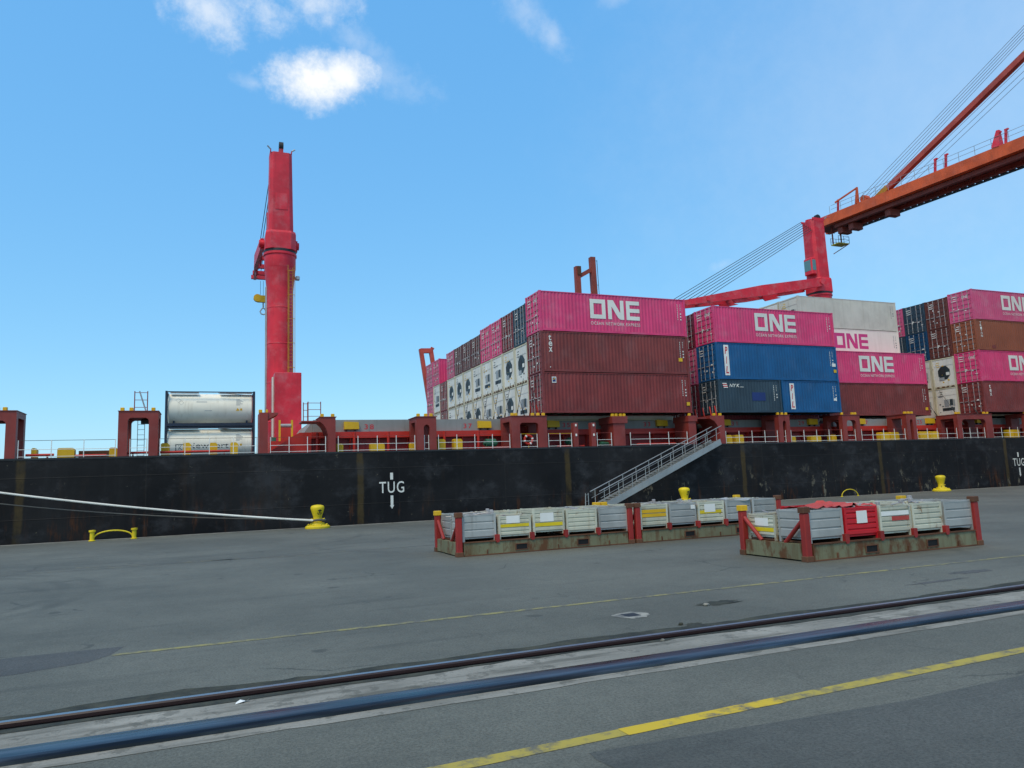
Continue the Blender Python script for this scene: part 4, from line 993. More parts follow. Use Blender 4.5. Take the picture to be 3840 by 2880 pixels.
# ------------------------------------------------------------------ tank containers
def tankc(z, label, name=None):
    t = root('tank_container', label, 'tank container', (-3.4, 57.3, z), 0, None)
    L, H = 6.058, 2.591
    mb = MB()
    for x in (0, L-.14):
        for y in (0, CW-.14): mb.box(x, x+.14, y, y+.14, .0015, H-.0015)
        for zz in (.02, H-.14): mb.box(x+.005, x+.135, .14, CW-.14, zz, zz+.12)
        mb.bar((x+.07, .14, .14), (x+.07, CW/2, H-.14), .06); mb.bar((x+.07, CW-.14, .14), (x+.07, CW/2, H-.14), .06)
    build('frame', mb, 'navyframe', t)
    for y in (.02, CW-.12):
        build('bottom_rail', MB().box(.14, L-.14, y, y+.1, .06, .26), 'navyframe', t); build('top_rail', MB().box(.14, L-.14, y, y+.08, H-.1, H-.03), 'navyframe', t)
    n = 40; vs = []; cz, rr = 1.36, 1.14
    xs = [(.145, .0), (.15, .8), (.17, .93), (.24, 1.), (L-.24, 1.), (L-.17, .93), (L-.15, .8), (L-.145, .0)]
    for x, k in xs: vs += [(x, CW/2+rr*max(k, .001)*math.cos(2*math.pi*i/n), cz+rr*max(k, .001)*math.sin(2*math.pi*i/n)) for i in range(n)]
    fs = []
    for k in range(len(xs)-1): fs += [(k*n+i, (k+1)*n+i, (k+1)*n+(i+1) % n, k*n+(i+1) % n) for i in range(n)]
    build('tank', MB().add(vs, fs), 'tank', t, smooth=True)
    build('saddle', MB().box(.5, .62, .5, 1.94, .1, .5).box(L-.62, L-.5, .5, 1.94, .1, .5).box(.14, L-.14, .9, 1.54, .1, .27), 'navyframe', t)
    build('walkway', MB().box(.3, 2.2, .35, .8, H-.1, H-.06).box(3.6, L-.2, .35, .8, H-.1, H-.06), 'steel', t)
    build('handrail_hose', MB().path([(3.5, .25, H-.06), (3.55, .2, H-.13), (4.6, .16, H-.2), (L-.2, .14, H-.3)], .018, 6), 'dark', t)
    # markings wrapped on the shell
    def wrap(mb, mt, nm='marking'):
        vs = []
        for x, y, z_ in mb.v:
            a = (z_-cz)/(rr+.006); vs.append((x, CW/2-(rr+.006)*math.cos(a), cz+(rr+.006)*math.sin(a)))
        mb.v = vs; build(nm, mb, mt, t)
    def r(mb, a, b, c, d):
        k = 6
        for i in range(k):
            z0, z1 = c+(d-c)*i/k, c+(d-c)*(i+1)/k; mb.add([(a, 0, z0), (b, 0, z0), (b, 0, z1), (a, 0, z1)], [(0, 1, 2, 3)])
    mb = MB()
    for i in range(6): r(mb, 4.75, 4.75+.25+.3*((i*37) % 5)/5, 2.02-.09*i, 2.06-.09*i)
    wrap(mb, 'greybox')
    mb = MB(); mb.add([(4.72, 0, 1.16), (4.98, 0, 1.16), (4.85, 0, 1.38)], [(0, 1, 2)]); r(mb, 5.02, 5.16, 1.17, 1.33); wrap(mb, 'yellow')
    if name:
        mb = MB(); put_text(mb, name, 1.5, .93, w=2.75, h=.50); wrap(mb, 'letter_dark', 'lettering')
        mb = MB(); r(mb, .72, .77, .86, 1.36); r(mb, .77, 1.25, 1.32, 1.36); r(mb, .77, 1.25, .86, .90); put_text(mb, 'K', .92, .95, w=.24, h=.32); wrap(mb, 'letter_dark', 'lettering')
    else:
        mb = MB()
        for cx, zz in ((.85, 1.95), (1.05, 1.75)):
            for k in range(4):
                a0, a1 = math.pi/2*k, math.pi/2*(k+1); R0, R1 = .16, .18
                mb.add([(cx+R0*math.cos(a0), 0, zz+R0*math.sin(a0)), (cx+R1*math.cos(a0), 0, zz+R1*math.sin(a0)), (cx+R1*math.cos(a1), 0, zz+R1*math.sin(a1)), (cx+R0*math.cos(a1), 0, zz+R0*math.sin(a1))], [(0, 1, 2, 3)])
        r(mb, 2.05, 2.75, 1.80, 1.85); r(mb, 2.6, 3.1, 1.15, 1.18); wrap(mb, 'greybox')
tankc(4.10+.155, 'cream tank container with dark lettering, lower of the two by the upright crane', 'Newport')
tankc(4.10+.155+2.594, 'cream tank container in a dark frame on top of the lettered tank')

# ------------------------------------------------------------------ ship cranes
def ship_crane(x, y, rz, elev, jl, label, hook):
    c = root('ship_crane', label, 'crane', (x, y, DZ), rz)
    build('column', MB().lathe([(1.04, 0), (1.04, 13.0), (1.07, 14.2), (1.2, 15.6), (1.24, 16.0)], n=36), 'crane_red', c, smooth=True)
    for zz in (3.2, 6.4, 9.6, 12.6): build('weld_band', MB().lathe([(1.045, zz), (1.06, zz+.02), (1.06, zz+.08), (1.045, zz+.1)], n=36), 'crane_red', c, smooth=True)
    build('slew_drum', MB().lathe([(1.24, 16.0), (1.26, 16.05), (1.26, 17.05), (1.34, 17.1), (1.34, 17.28)], n=36), 'crane_red', c, smooth=True)
    build('slew_ring', MB().lathe([(1.30, 17.28), (1.30, 17.52)], n=36), 'dark', c)
    def tower(zs):
        mb = MB(); vs = []
        for z, w0, d0, d1, ch in zs:
            for a, b in ((-w0, d0+ch), (-w0+ch, d0), (w0-ch, d0), (w0, d0+ch), (w0, d1-ch), (w0-ch, d1), (-w0+ch, d1), (-w0, d1-ch)): vs.append((a, b, z))
        fs = [tuple(range(7, -1, -1)), tuple(range(len(vs)-8, len(vs)))]
        for k in range(len(zs)-1): fs += [(k*8+i, k*8+(i+1) % 8, k*8+8+(i+1) % 8, k*8+8+i) for i in range(8)]
        return mb.add(vs, fs)
    build('slew_housing', tower([(17.52, 1.22, -1.2, 1.25, .45), (18.9, 1.2, -1.15, 1.2, .4), (19.1, 1.15, -1.05, 1.1, .35)]), 'crane_red', c)
    build('tower', tower([(19.1, 1.0, -1.0, 1.0, .3), (21.5, .95, -1.0, 1.0, .3), (25.9, .87, -.98, .98, .25)]), 'crane_red', c)
    tp = build('tower_head', MB().prismx([(-.95, 25.9), (.95, 25.9), (.95, 26.1), (.2, 26.3), (-.7, 26.62), (-.95, 26.6)], -.16, .16).box(-.87, -.80, -.9, .9, 25.9, 26.15).box(.80, .87, -.9, .9, 25.9, 26.15), 'crane_red', c)
    build('sheave', MB().tube((-.17, -.7, 26.5), (.17, -.7, 26.5), .38, 16), 'dark', tp, smooth=True)
    build('head_lamp', MB().tube((-.86, -.9, 26.1), (-1.12, -1.0, 26.32), .06, 8).tube((.86, -.9, 26.1), (1.1, -1.0, 26.25), .06, 8), 'steel', tp)
    build('access_door', MB().box(-.45, .5, -1.03, -.985, 20.9, 22.3), 'crane_red', c)
    build('cab', MB().bbox(-1.0, .25, 1.0, 1.75, 19.5, 21.4, .12), 'crane_red', c)
    build('cab_window', MB().box(-.85, .1, 1.752, 1.77, 19.9, 21.1).box(-1.015, -1.002, 1.15, 1.65, 19.9, 21.1), 'glass', c)
    # jib: two box legs joined by cross members
    ce, se = math.cos(elev), math.sin(elev); f = Vector((0, 1.0, 18.45)); tipc = f+Vector((0, jl*ce, jl*se))
    for s in (-1, 1):
        k = f+Vector((s*1.36, .0, 0)); mdl = f+Vector((s*1.36, jl*.45*ce, jl*.45*se)); e = tipc+Vector((s*.9, 0, 0))
        build('jib_leg', MB().bar(k, mdl, .30, .95, w2=.34, h2=1.15).bar(mdl, e, .34, 1.15, w2=.26, h2=.5), 'crane_red', c)
        build('jib_pivot', MB().tube((s*1.1, 1.0, 18.45), (s*1.62, 1.0, 18.45), .32, 14), 'crane_red', c, smooth=True)
    for q in (.12, .35, .6, .82, .98):
        g = f+Vector((0, jl*q*ce, jl*q*se)); build('jib_cross_member', MB().bar(g+Vector((-1.3, 0, 0)), g+Vector((1.3, 0, 0)), .35, .4), 'crane_red', c)
    for q in (.3, .62):
        g = f+Vector((1.36, jl*q*ce, jl*q*se-.75)); gp = [(g.y-2.0, g.z+.35), (g.y+.2, g.z-.15), (g.y+.6, g.z+.15), (g.y+.6, g.z+.6)]
        for sx in (-1.2, 1.06): build('jib_gusset', MB().prismx(gp, sx, sx+.14), 'crane_red', c)
    mb = MB()
    for i, xx in enumerate((-.75, -.55, -.3, 0, .3, .55, .75)):
        mb.tube((xx, .95, 24.7+.24*i if i < 6 else 26.1), tipc+Vector((xx*1.2, -2.6+.5*i, .35)), .034, 5)
    build('luffing_rope', mb, 'wire', c)
    ht = tipc+Vector((-.3, .1, -.3))
    hb = build('hook_rope', MB().tube(ht, ht-Vector((0, 0, hook)), .02, 5).tube(ht+Vector((.3, 0, 0)), ht+Vector((.3, 0, -hook)), .02, 5), 'wire', c)
    z0 = ht.z-hook
    build('hook_block', MB().tube((ht.x-.3, ht.y-.2, z0-.35), (ht.x-.3, ht.y+.2, z0-.35), .42, 16).tube((ht.x+.65, ht.y-.2, z0-.45), (ht.x+.65, ht.y+.2, z0-.45), .38, 16).box(ht.x-.3, ht.x+.65, ht.y-.18, ht.y+.18, z0-.8, z0-.05), 'yellow', c, smooth=True)
    hx = ht.x+.3
    build('hook', MB().tube((hx, ht.y, z0-.8), (hx, ht.y, z0-1.5), .09, 8).path([(hx-.1, ht.y, z0-1.45), (hx-.33, ht.y, z0-1.85), (hx-.2, ht.y, z0-2.1), (hx+.05, ht.y, z0-2.16), (hx+.3, ht.y, z0-2.0), (hx+.33, ht.y, z0-1.8), (hx+.1, ht.y, z0-1.45)], .075, 8), 'steel', c, smooth=True)
    # ladder with guard rails up the column
    mb = MB(); a = .62
    for xx in (.62, .94):
        yy = -math.sqrt(max(.01, 1.1-xx*xx))-.12; mb.tube((xx, -1.02, 2.5), (xx, -1.02, 16.0), .03, 6)
    for i in range(46): mb.tube((.62, -1.02, 2.7+.29*i), (.94, -1.02, 2.7+.29*i), .014, 5)
    for i in range(7): z = 3.6+2.0*i; mb.path([(.50, -.9, z), (.52, -1.3, z), (.78, -1.45, z), (1.06, -1.3, z), (1.1, -.75, z)], .02, 5)
    mb.tube((.52, -1.3, 3.4), (.52, -1.3, 16.1), .022, 5); mb.tube((1.06, -1.3, 3.4), (1.06, -1.3, 16.1), .022, 5)
    build('ladder', mb, 'dullyellow', c)
    build('cable_tray', MB().tube((-1.06, -.15, .3), (-1.06, -.15, 14.5), .05, 8).tube((-1.12, .1, .3), (-1.12, .1, 14.5), .04, 8), 'steel', c)
    build('floodlight', MB().bbox(1.22, 1.55, -.4, .1, 15.2, 15.5, .06).tube((1.0, -.1, 15.3), (1.25, -.1, 15.35), .04, 6), 'steel', c)
    return c
c1 = ship_crane(4.76, 62.0, R(0.4), R(7.3), 20.0, 'red ship crane standing upright between tank containers and grey hatch covers', 1.6)
build('machinery_box', MB().bbox(-.78, 1.14, -5.2, -1.3, .0, 6.6, .03), 'crane_red', c1)
build('machinery_door', MB().box(-.45, .3, -5.23, -5.195, .9, 2.6), 'coamred', c1)
build('exhaust_pipe', MB().tube((-.86, -4.6, 0), (-.86, -4.6, 6.3), .1, 10), 'reefer', c1, smooth=True)
c2 = ship_crane(63.25, 62.0, R(90), R(-10.3), 19.0, 'red ship crane with lowered jib behind the pale grey container', 1.2)
build('aerial', MB().tube((.3, -.6, 26.4), (.55, -3.2, 27.1), .05, 6), 'crane_red', c2)

# jib rest towers
def jib_rest(x, y, zt, zb, w, label, lean, short):
    t = root('jib_rest', label, 'jib rest', (x, y, DZ))
    build('post', MB().bar((w/2-lean, 0, 0), (w/2, 0, zt-DZ), .52, .52), 'orange_dark', t)
    build('post', MB().bar((-w/2-lean*.3, 0, 0), (-w/2, 0, zb-DZ), .5, .5), 'orange_dark', t)
    build('cross_beam', MB().bar((-w/2, 0, zb-DZ-1.1), (w/2, 0, zt-DZ-1.2), .4, .4), 'orange_dark', t)
    build('brace', MB().bar((-w*.1, 0, zb-DZ-4.5), (w/2-.1, 0, zt-DZ-3.6), .26, .26), 'orange_dark', t)
    build('pad', MB().box(-w/2-.1, -w/2+.3, -.33, .33, zb-DZ-.9, zb-DZ), 'rust', t)
    mb = MB().tube((w/2+.75, -.2, 3), (w/2+.45, -.2, zt-DZ-.3), .03, 5)
    for k in (.4, 2.9, 5.5): mb.tube((w/2+.2, -.2, zt-DZ-k), (w/2+.47+.02*k, -.2, zt-DZ-k), .025, 5)
    build('ladder', mb, 'wire', t)
jib_rest(34.2, 63.5, 24.2, 23.1, 1.75, 'red twin-post jib rest rising behind the pink-topped stack', -.3, True)
jr = root('jib_rest', 'slanting red portal post beyond the farthest container row', 'jib rest', (22.2, 77.6, DZ))
a0, a1 = Vector((-.35, -1.9, 0)), Vector((-1.5, -.6, 12.6))
build('post', MB().bar((.2, -.6, 0), (-1.25, .4, 12.7), .42, .42), 'boom_red', jr); build('post', MB().bar((1.3, -.6, 0), (-.1, .4, 12.6), .42, .42), 'boom_red', jr)
build('cross_beam', MB().bar((-1.3, .4, 12.5), (.0, .4, 12.55), .5, .5), 'boom_red', jr); build('cross_beam', MB().bar((-.7, .1, 9.0), (.55, .1, 9.0), .4, .4), 'boom_red', jr)
build('bracket', MB().bar((-.1, .4, 12.9), (.25, .4, 12.75), .2, .2), 'boom_red', jr)

# ------------------------------------------------------------------ ship-to-shore gantry crane
gx = 80.0
gc = root('gantry_crane', 'orange quay gantry crane with its long boom reaching over the ship', 'crane', (gx, 40, 0))
def gb(nm, mb, mt='crane_orange', par=None): return build(nm, mb, mt, par or gc)
by = lambda Y: 36.0+(Y-48)*.036      # the boom rises gently towards its tip
for dx in (0, 3.4):
    gb('boom_girder', MB().bar((dx+.4, -34, by(6)), (dx+.4, 39.5, by(79.5)), .8, 1.35))
mb = MB()
for k in range(24):
    Y = -33+2.98*k; mb.bar((.6, Y, by(Y+40)-.35), (3.6, Y, by(Y+40)-.35), .35, .5); mb.bar((.8, Y, by(Y+40)-.8), (3.6, Y+2.6, by(Y+40)-.8), .16, .16)
gb('cross_tie', mb, 'orange_dark')
gb('bottom_plate', MB().bar((2.1, -34, by(6)-.62), (2.1, 39, by(79)-.62), 2.7, .1), 'orange_dark')  # underside shade painted in by the darker orange
mb = MB().bar((1.0, -34, by(6)-1.0), (1.0, 35.3, by(75.3)-1.0), .5, .5).bar((3.2, -34, by(6)-1.0), (3.2, 35.3, by(75.3)-1.0), .5, .5)
gb('trolley_rail', mb, 'orange_dark')
mb = MB()
for k in range(70):
    Y = -33+.98*k; mb.box(3.9, 4.5, Y, Y+.7, by(Y+40)-1.15, by(Y+40)-1.02); mb.tube((4.5, Y, by(Y+40)-1.1), (4.5, Y, by(Y+40)-.1), .03, 4)
mb.bar((4.5, -34, by(6)-1.1), (4.5, 38, by(78)-1.1), .08, .14)
gb('service_walkway', mb, 'dark')
mb = MB()
for k in range(36):
    Y = -33+1.95*k; z = by(Y+40)+.75; mb.tube((.1, Y, z), (.1, Y, z+1.1), .03, 5)
for h in (.55, 1.1): mb.tube((.1, -33, by(7)+.75+h), (.1, 35, by(75)+.75+h), .025, 5)
gb('boom_railing', mb, 'greybox')
for dx, w in ((1.0, .66),):
    gb('forestay', MB().bar((dx, 27.9, by(68)+.6), (dx+.0, -1.5, 49.6), w, w), 'boom_red')
    gb('stay_foot', MB().bar((dx, 28.1, by(68)+.55), (dx, 26.2, by(66)+1.45), .76, .76), 'dullyellow')
gb('stay_joint', MB().bar((1.0, 7.4, 45.75), (1.0, 7.1, 45.9), .72, .72), 'lemon')
mb = MB()
for i in range(5):
    mb.tube((.2+.6*i, 30.5, by(70.5)+1.1), (.2+.6*i, -1.5, 52.4+.25*i), .03, 5); 
for i in range(3): mb.tube((.3+.9*i, 24.5, by(64.5)+.8), (.3+.9*i, -1.5, 48.2), .028, 5)
gb('hoist_rope', mb, 'greybox')
# small davit, sheave tower and lamps on the boom
gb('davit', MB().bar((.2, 30.6, by(70)+.7), (.1, 30.3, by(70)+2.9), .45, .45, w2=.2, h2=.2).bar((.1, 30.3, by(70)+2.8), (-.3, 33.8, by(70)+2.0), .18, .18).bar((.1, 30.3, by(70)+2.85), (-.3, 33.8, by(70)+2.0), .06, .06).tube((.2, 29.6, by(70)+1.0), (1.0, 29.6, by(70)+1.0), .5, 12))
for Y in (34.0, 19.0, 17.6, 11.2, 10.4):
    z = by(Y+40)+.75; gb('lamp_post', MB().bar((.3, Y, z), (.3, Y-.2, z+1.5), .22, .22).box(.2, .45, Y-.45, Y-.05, z+1.45, z+1.6), 'crane_red')
gb('sheave_tower', MB().bar((.4, 11.4, by(51)+.7), (.4, 11.1, by(51)+2.6), .9, .9, w2=.3, h2=.3), 'crane_red')
pf = gb('platform', MB().box(1.6, 3.6, 35.6, 37.0, 33.7, 33.82), 'lemon')
mb = MB()
for xx in (1.6, 2.6, 3.6):
    for yy in (35.6, 37.0): mb.tube((xx, yy, 33.8), (xx, yy, 34.8), .035, 5)
for h in (34.3, 34.8): mb.path([(1.6, 35.6, h), (3.6, 35.6, h), (3.6, 37.0, h), (1.6, 37.0, h)], .025, 5)
gb('platform_rail', mb, 'dark', pf)
gb('platform_hanger', MB().bar((1.8, 36.8, 33.75), (1.8, 36.8, by(76)-.6), .14, .14).bar((3.4, 36.8, 33.75), (3.4, 36.8, by(76)-.6), .14, .14).bar((3.5, 35.7, 33.7), (1.8, 36.9, 32.5), .1, .1), 'orange_dark')
for Y in (26.5, 32.5, 34.4): gb('trolley_buffer', MB().box(1.2, 3.0, Y, Y+.8, by(Y+40)-2.1, by(Y+40)-1.2), 'orange_dark')
# legs and portal (beyond the right edge of the photograph)
for dx in (-7.5, 11.0):
    for Y, z in ((.0, 36.2), (-31.0, 36.2)):
        gb('leg', MB().bar((dx, Y, 1.2), (dx*.25+1.5, Y, z), 1.4, 1.2)); gb('bogie', MB().box(dx-2.5, dx+2.5, Y-.5, Y+.5, .03, 1.3), 'orange_dark')
    gb('portal_beam', MB().bar((dx*.75+.4, .0, 14), (dx*.75+.4, -31, 14), 1.2, 1.4))
for Y in (.0, -31.0): gb('sill_beam', MB().bar((-7.5, Y, 2.0), (11, Y, 2.0), 1.1, 1.2))
gb('apex_frame', MB().bar((-.3, 1.0, 36.5), (.8, -1.5, 52.5), .9, .9).bar((4.4, 1.0, 36.5), (3.3, -1.5, 52.5), .9, .9).bar((.5, -1.5, 51.8), (3.6, -1.5, 51.8), .8, .8))
gb('backstay', MB().bar((.8, -1.5, 52.0), (.5, -31, 37.2), .5, .5).bar((3.3, -1.5, 52.0), (3.6, -31, 37.2), .5, .5))

# ------------------------------------------------------------------ gangway and mooring ropes
g0, g1 = Vector((22.6, 42.05, .16)), Vector((34.75, 45.35, 4.42))
gd = (g1-g0); gl = gd.length; gdir = gd.normalized(); gs = Vector((-gdir.y, gdir.x, 0)).normalized()
gw = root('gangway', 'grey aluminium gangway with handrails sloping from the quay up to the deck', 'gangway', (0, 0, 0))
for s in (-1, 1): build('stringer', MB().bar(g0+gs*s*.42, g1+gs*s*.42, .06, .42), 'alu', gw)
stp = MB().box(-.12, .12, -.39, .39, -.02, .02).mesh('tread')
ang = math.atan2(gdir.y, gdir.x)
for i in range(34):
    p = g0+gd*((i+.6)/34.5)+Vector((0, 0, .14)); put('tread', stp, 'alu', gw, p, (0, 0, ang))
for s in (-1, 1):
    up = Vector((0, 0, 1)); h = build('handrail', MB().tube(g0+gs*s*.43+up*1.12-gdir*.1, g1+gs*s*.43+up*1.12+gdir*.2, .032, 8).tube(g0+gs*s*.43+up*.68, g1+gs*s*.43+up*.68, .014, 6), 'alu', gw, smooth=True)
    for i in range(10):
        p = g0+gs*s*.43+gd*((i+.25)/9.6); put('stanchion', MB().tube(p+up*.15, p+up*1.12, .025, 6).mesh('stanchion', True), 'alu', h)
build('roller', MB().tube(g0-gs*.5+Vector((0, 0, -.06)), g0+gs*.5+Vector((0, 0, -.06)), .10, 12), 'dark', gw, smooth=True)
build('safety_net', MB().tube(g0+Vector((-.9, -.2, -.16)), g0+Vector((-.85, -.2, 1.0)), .03, 6).tube(g0+Vector((-.4, .3, -.16)), g0+Vector((-.4, .3, 1.0)), .03, 6).tube(g0+Vector((-.88, -.2, .9)), g0+Vector((-.4, .3, .9)), .012, 5).tube(g0+Vector((-.88, -.2, .5)), g0+Vector((-.4, .3, .5)), .012, 5), 'alu', gw)
def rope(nm, p, q, sag, r, mat, label):
    p, q = Vector(p), Vector(q); pts = [p.lerp(q, i/24)-Vector((0, 0, sag*4*(i/24)*(1-i/24))) for i in range(25)]
    return tag(build(nm, MB().path(pts, r, 8), mat, smooth=True), label, 'rope')
rope('mooring_rope', (5.1, 41.0, .42), (-18.0, 45.38, 4.15), .35, .052, 'ropew', 'taut white mooring rope running from the yellow bollard to the ship')
rope('mooring_rope', (4.9, 41.65, .50), (-18.3, 45.42, 3.6), .55, .03, 'roped', 'thin dark mooring rope sagging below the white one')
pts = [(5.15+.40*math.cos(a), 41.35+.40*math.sin(a), .44+.02*math.sin(3*a)) for a in [2*math.pi*i/28 for i in range(29)]]
tag(build('rope_loop', MB().path(pts, .06, 8), 'roped', smooth=True), 'dark rope eye looped round the foot of the yellow bollard', 'rope')

# ------------------------------------------------------------------ flat racks and bins
def flat_rack(x, y, label):
    r = root('flat_rack', label, 'flat rack', (x, y, .006), 0, 'rusty flat racks standing on the apron')
    L, Wd, hb, hp = 6.058, 2.438, .41, 1.285
    for yy in (.0, Wd-.12):
        mb = MB().box(.24, L-.24, yy+.03, yy+.09, .03, hb-.03); b = build('side_beam', mb, 'rackgrey', r)
        build('flange', MB().box(.24, L-.24, yy+.005, yy+.115, hb-.03, hb), 'rust', b); build('flange', MB().box(.24, L-.24, yy+.005, yy+.115, .0, .03), 'rust', b)
        for fx in (1.90, 4.0):
            s = .028 if yy == 0 else .092
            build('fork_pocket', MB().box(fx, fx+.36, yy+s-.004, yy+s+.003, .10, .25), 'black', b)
            yy0 = yy+s-.02
            build('pocket_rim', MB().box(fx-.03, fx+.39, yy0, yy0+.02, .25, .275).box(fx-.03, fx+.39, yy0, yy0+.02, .075, .10).box(fx-.03, fx, yy0, yy0+.02, .10, .25).box(fx+.36, fx+.39, yy0, yy0+.02, .10, .25), 'rust', b)
        for lx in (.95, 3.3, 5.1): build('lashing_ring', MB().box(lx, lx+.03, yy+(.0 if yy == 0 else .09), yy+(.03 if yy == 0 else .12), .04, .16), 'rust', b)
    for xx in (.05, L-.17): build('end_beam', MB().box(xx, xx+.12, .22, Wd-.22, .03, hb-.005), 'rackgrey', r)
    build('deck', MB().box(.17, L-.17, .12, Wd-.12, hb-.06, hb-.02), 'rust', r)
    for xx in (.0, L-.22):
        for yy in (.0, Wd-.2):
            p = build('corner_post', MB().bbox(xx+.02, xx+.20, yy+.015, yy+.185, .12, hp-.14, .018), 'rackred', r)
            build('corner_casting', MB().bbox(xx, xx+.22, yy, yy+.2, 0, .13, .012), 'rust', p); build('corner_casting', MB().bbox(xx, xx+.22, yy, yy+.2, hp-.14, hp, .012), 'rust' if yy == 0 else 'yellow', p)
            s = 1 if yy == 0 else -1; y0 = yy+(.17 if yy == 0 else .03)
            build('brace', MB().tube((xx+.11, y0, hp-.32), (xx+.11, y0+s*.62, hb), .055, 10), 'rackred', p, smooth=True)
    for i in range(4):
        for yy in (.02, Wd-.13): build('stake_pocket', MB().prism([(1.265+1.148*i, hb-.06), (1.345+1.148*i, hb-.06), (1.37+1.148*i, hb+.0), (1.37+1.148*i, hb+.17), (1.24+1.148*i, hb+.17), (1.24+1.148*i, hb+.0)], yy-.022, yy+.10), 'rackred', r)
    return r
def bin_(x, y, kind, label, stripe=None, panel=None, hz=0., tilt=0., dent=False, h=.80):
    mt = {'A': 'binA', 'B': 'binB', 'R': 'binR'}[kind]; w, d = 1.07, 1.03
    b = root('steel_bin', label, 'bin', (x, y, .392+hz), tilt, 'steel bins of lashing gear on the flat racks')
    nr = 2 if kind == 'A' else 4
    z0 = .135; zz = [z0+(h-z0)*i/(nr+1) for i in range(nr+2)]
    def wall(face):
        prof = [(.025, z0)]
        for i in range(nr+1):
            a, c = zz[i], zz[i+1]; g = .028 if kind == 'A' else .022
            prof += [(.025, a+.008), (.0, a+.008+g), (.0, c-g), (.025, c-.004)] if kind != 'A' else [(.022, a+.006), (.0, a+.03), (.0, c-.03), (.022, c-.006)]
        return prof
    prof = wall(0); n = len(prof)
    for nm, ax in (('front', 0), ('back', 1), ('left', 2), ('right', 3)):
        vs = []
        for e in (.035, 1):
            for o, z in prof:
                if ax == 0: vs.append(((.035 if e < 1 else w-.035), o, z))
                elif ax == 1: vs.append(((w-.035 if e < 1 else .035), d-o, z))
                elif ax == 2: vs.append((o, (d-.035 if e < 1 else .035), z))
                else: vs.append((w-o, (.035 if e < 1 else d-.035), z))
        mb = MB().add(vs, [(i, n+i, n+i+1, i+1) for i in range(n-1)])
        build('wall_panel', mb, mt, b)
    for xx in (0, w-.06):
        for yy in (0, d-.06): build('leg', MB().box(xx-.004, xx+.064, yy-.004, yy+.064, .022, h+.02), mt if kind != 'B' else 'binB', b)
    rim = MB().box(.06, w-.06, -.006, .03, h-.03, h+.008).box(.06, w-.06, d-.03, d+.006, h-.03, h+.008).box(-.006, .03, .06, d-.06, h-.03, h+.008).box(w-.03, w+.006, .06, d-.06, h-.03, h+.008)
    build('rim', rim, mt, b); build('floor', MB().box(.03, w-.03, .03, d-.03, z0-.03, z0), mt, b)
    for sx in (.02, w-.12): build('skid', MB().box(sx, sx+.1, .07, d-.07, .0225, .06), 'rust', b)
    if stripe:
        for mt2, row, frac, off in stripe:
            a, c = zz[row]+.014, zz[row+1]-.010; build('painted_stripe', MB().box(off+.04, off+.04+(w-.08)*frac, -.003, .001, a, c), mt2, b)
    if panel:
        px, pz, pw, ph, pm = panel; build('sign_panel', MB().box(px, px+pw, -.008, -.002, pz, pz+ph), pm, b)
    build('fill', MB().box(.04, w-.04, .04, d-.04, z0, h-.16), 'rust', b)
    if dent:
        vs = []; k = 9
        for i in range(k+1):
            t = i/k
            for yy, zo in ((-.02, 0), (.30, .07)): vs.append((t*w, yy+.05*math.sin(5*t), h+.02+zo*.6+.05*math.sin(6.0*t+.5)*(1-yy)))
        build('bent_lid', MB().add(vs, [(2*i, 2*i+2, 2*i+3, 2*i+1) for i in range(k)]), mt, b)
    return b
def gear(name, x, y, n, seed, label, w=5.6, d=2.1):
    rnd = random.Random(seed); mb = MB()
    for i in range(n):
        a = rnd.uniform(-.5, .5)+(0 if rnd.random() < .7 else 1.2); L = rnd.uniform(.35, .95); cx, cy = x+rnd.uniform(.3, w-.2), y+rnd.uniform(.25, d)
        z = 1.13+rnd.uniform(-.12, .06); dz = rnd.uniform(-.06, .09)
        p = Vector((cx-L/2*math.cos(a), cy-L/2*math.sin(a), z)); q = Vector((cx+L/2*math.cos(a), cy+L/2*math.sin(a), z+dz))
        mb.tube(p, q, rnd.choice((.012, .016, .022)), 6)
        if rnd.random() < .5: mb.bbox(q.x-.05, q.x+.05, q.y-.05, q.y+.05, q.z-.05, q.z+.07, .012)
    o = build(name, mb, 'rod'); tag(o, label, 'lashing gear'); o['kind'] = 'stuff'
RX1, RY1 = 6.60, 21.04
W_ = (.30, .45, .40, .26, 'white')
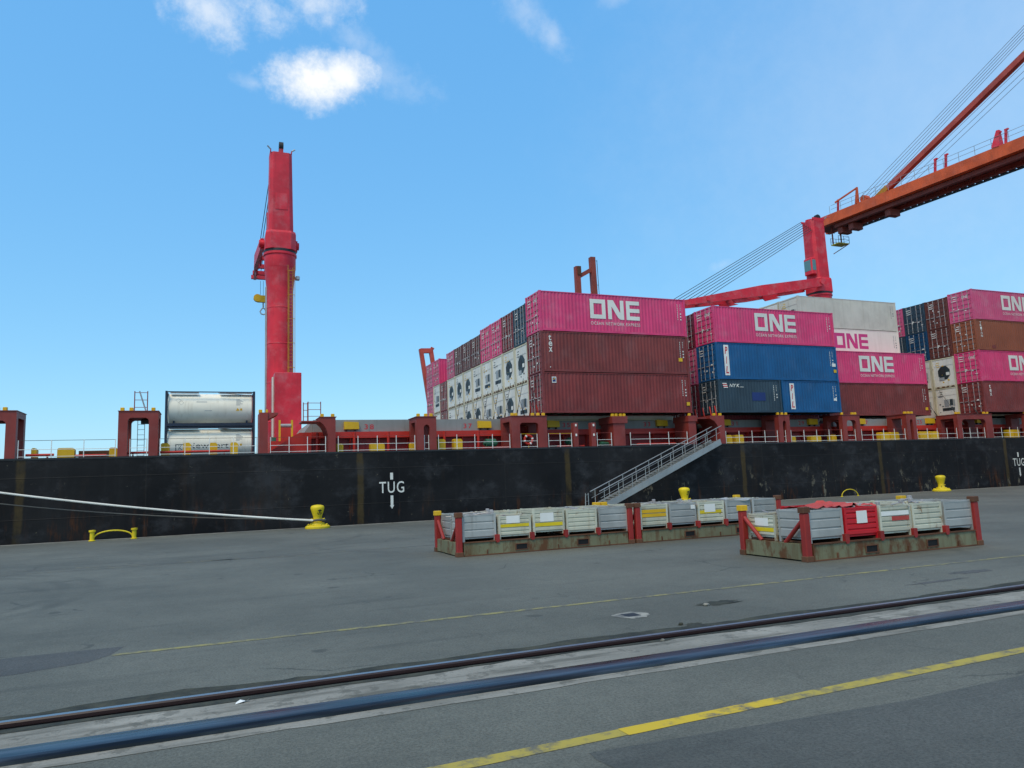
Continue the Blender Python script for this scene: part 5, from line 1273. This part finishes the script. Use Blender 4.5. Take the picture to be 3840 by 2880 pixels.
sets = [
 (RX1, RY1, 'rack end by the quay apron', [
  ('A', 'plain galvanised bin at the free end of the first long rack row', {}),
  ('B', 'rusty slatted bin with one thin yellow stripe and a rust-streaked white panel', dict(stripe=(('lemon', 2, 1, 0),), panel=(.26, .50, .44, .22, 'white'), h=.72)),
  ('B', 'raised slatted bin with a yellow stripe and clean white panel, rust at its corners', dict(stripe=(('lemon', 1, 1, 0),), panel=(.24, .42, .46, .27, 'white'), hz=.06)),
  ('B', 'slatted whitish bin with reddish smears and no stripe', {}),
  ('A', 'galvanised bin beside the paired red corner posts', {})]),
 (RX1+6.13, RY1, 'second rack', [
  ('B', 'slatted bin with two broad yellow stripes behind the paired red posts', dict(stripe=(('yellow', 2, 1, 0), ('yellow', 3, 1, 0)))),
  ('A', 'galvanised bin with one small white sticker', dict(panel=(.86, .60, .17, .13, 'white'))),
  ('B', 'slatted bin with a yellow stripe and wide white panel next to the sticker bin', dict(stripe=(('lemon', 2, .92, 0),), panel=(.26, .46, .44, .27, 'white'))),
  ('A', 'galvanised bin with a bent lid', dict(dent=True)),
  ('A', 'galvanised bin at the far end of the second rack by its red post', {})]),
 (12.96, 13.83, 'third rack', [
  ('A', 'large galvanised bin beside the red bin', {}),
  ('R', 'bright red bin with a white square panel', dict(panel=(.38, .42, .34, .30, 'white'))),
  ('B', 'slatted bin with a dull red stripe next to the red bin', dict(stripe=(('redcloth', 2, .62, .37), ('white', 3, 1, 0)))),
  ('B', 'plain slatted bin between the red-striped bin and a galvanised one', {}),
  ('A', 'galvanised bin at the far end of the rack with the red bin', {})])]
names = ['first', 'second', 'third', 'fourth', 'fifth']
for si, (rx, ry, wh, bins) in enumerate(sets):
    flat_rack(rx, ry, ['rusty flat rack of bins with a plain galvanised bin at its free end', 'rusty flat rack of bins behind, joined end to end with another rack', 'rusty flat rack standing apart with the bright red bin on it'][si])
    for i, (k, lb_, kw) in enumerate(bins):
        bin_(rx+.225+1.148*i, ry+.10, k, lb_, tilt=R(random.uniform(-1, 1)), **kw)
    for i in range(5):
        k = ('A', 'B', 'B', 'A', 'B')[(i+si*2) % 5]; kw = {}
        lb_ = 'back-row bin, %s along, on the %s' % (names[i], ['rack with the free galvanised end', 'rear joined rack', 'rack with the bright red bin'][si])
        if si == 2 and i == 0: k = 'B'; lb_ = 'low slatted bin with a yellow stripe in the back row by the red braces'; kw = dict(h=.66)
        if si == 2 and i in (1, 2): k = 'R'
        bb = bin_(rx+.225+1.148*i, ry+1.25, k, lb_, tilt=R(random.uniform(-1, 1)), hz=0, **kw)
        if si == 2 and i == 0:
            build('painted_stripe', MB().box(-.003, .001, .05, 1.0, .24, .34), 'lemon', bb); build('sign_panel', MB().box(-.008, -.003, .25, .75, .38, .58), 'white', bb)
gear('lashing_gear', RX1, RY1, 55, 3, 'loose steel lashing bars piled in the bins of the first rack')
gear('lashing_gear', RX1+6.13, RY1, 40, 4, 'loose steel lashing bars piled in the bins of the rear joined rack')
gear('lashing_gear', 12.96, 13.83, 55, 5, 'loose steel lashing bars piled in the bins of the rack with the red bin')
# crumpled red tarpaulin over the rear red bins
rnd = random.Random(11); mb = MB(); nx, ny = 16, 7
hs_ = [[0.]*(ny+1) for _ in range(nx+1)]
for i in range(nx+1):
    for j in range(ny+1):
        u, v_ = i/nx, j/ny
        hs_[i][j] = 1.19+.03*math.sin(7*u+3*v_)+.035*rnd.uniform(-1, 1)+(.09*max(0, 1-abs(u-.62)*4))
vs = [(14.05+2.05*i/nx+rnd.uniform(-.03, .03), 14.55+1.25*j/ny+rnd.uniform(-.04, .04), hs_[i][j]) for i in range(nx+1) for j in range(ny+1)]
mb.add(vs, [(i*(ny+1)+j, (i+1)*(ny+1)+j, (i+1)*(ny+1)+j+1, i*(ny+1)+j+1) for i in range(nx) for j in range(ny)])
tag(build('tarpaulin', mb, 'redcloth', smooth=False), 'crumpled faded red tarpaulin thrown over the bins behind the red bin', 'tarpaulin')
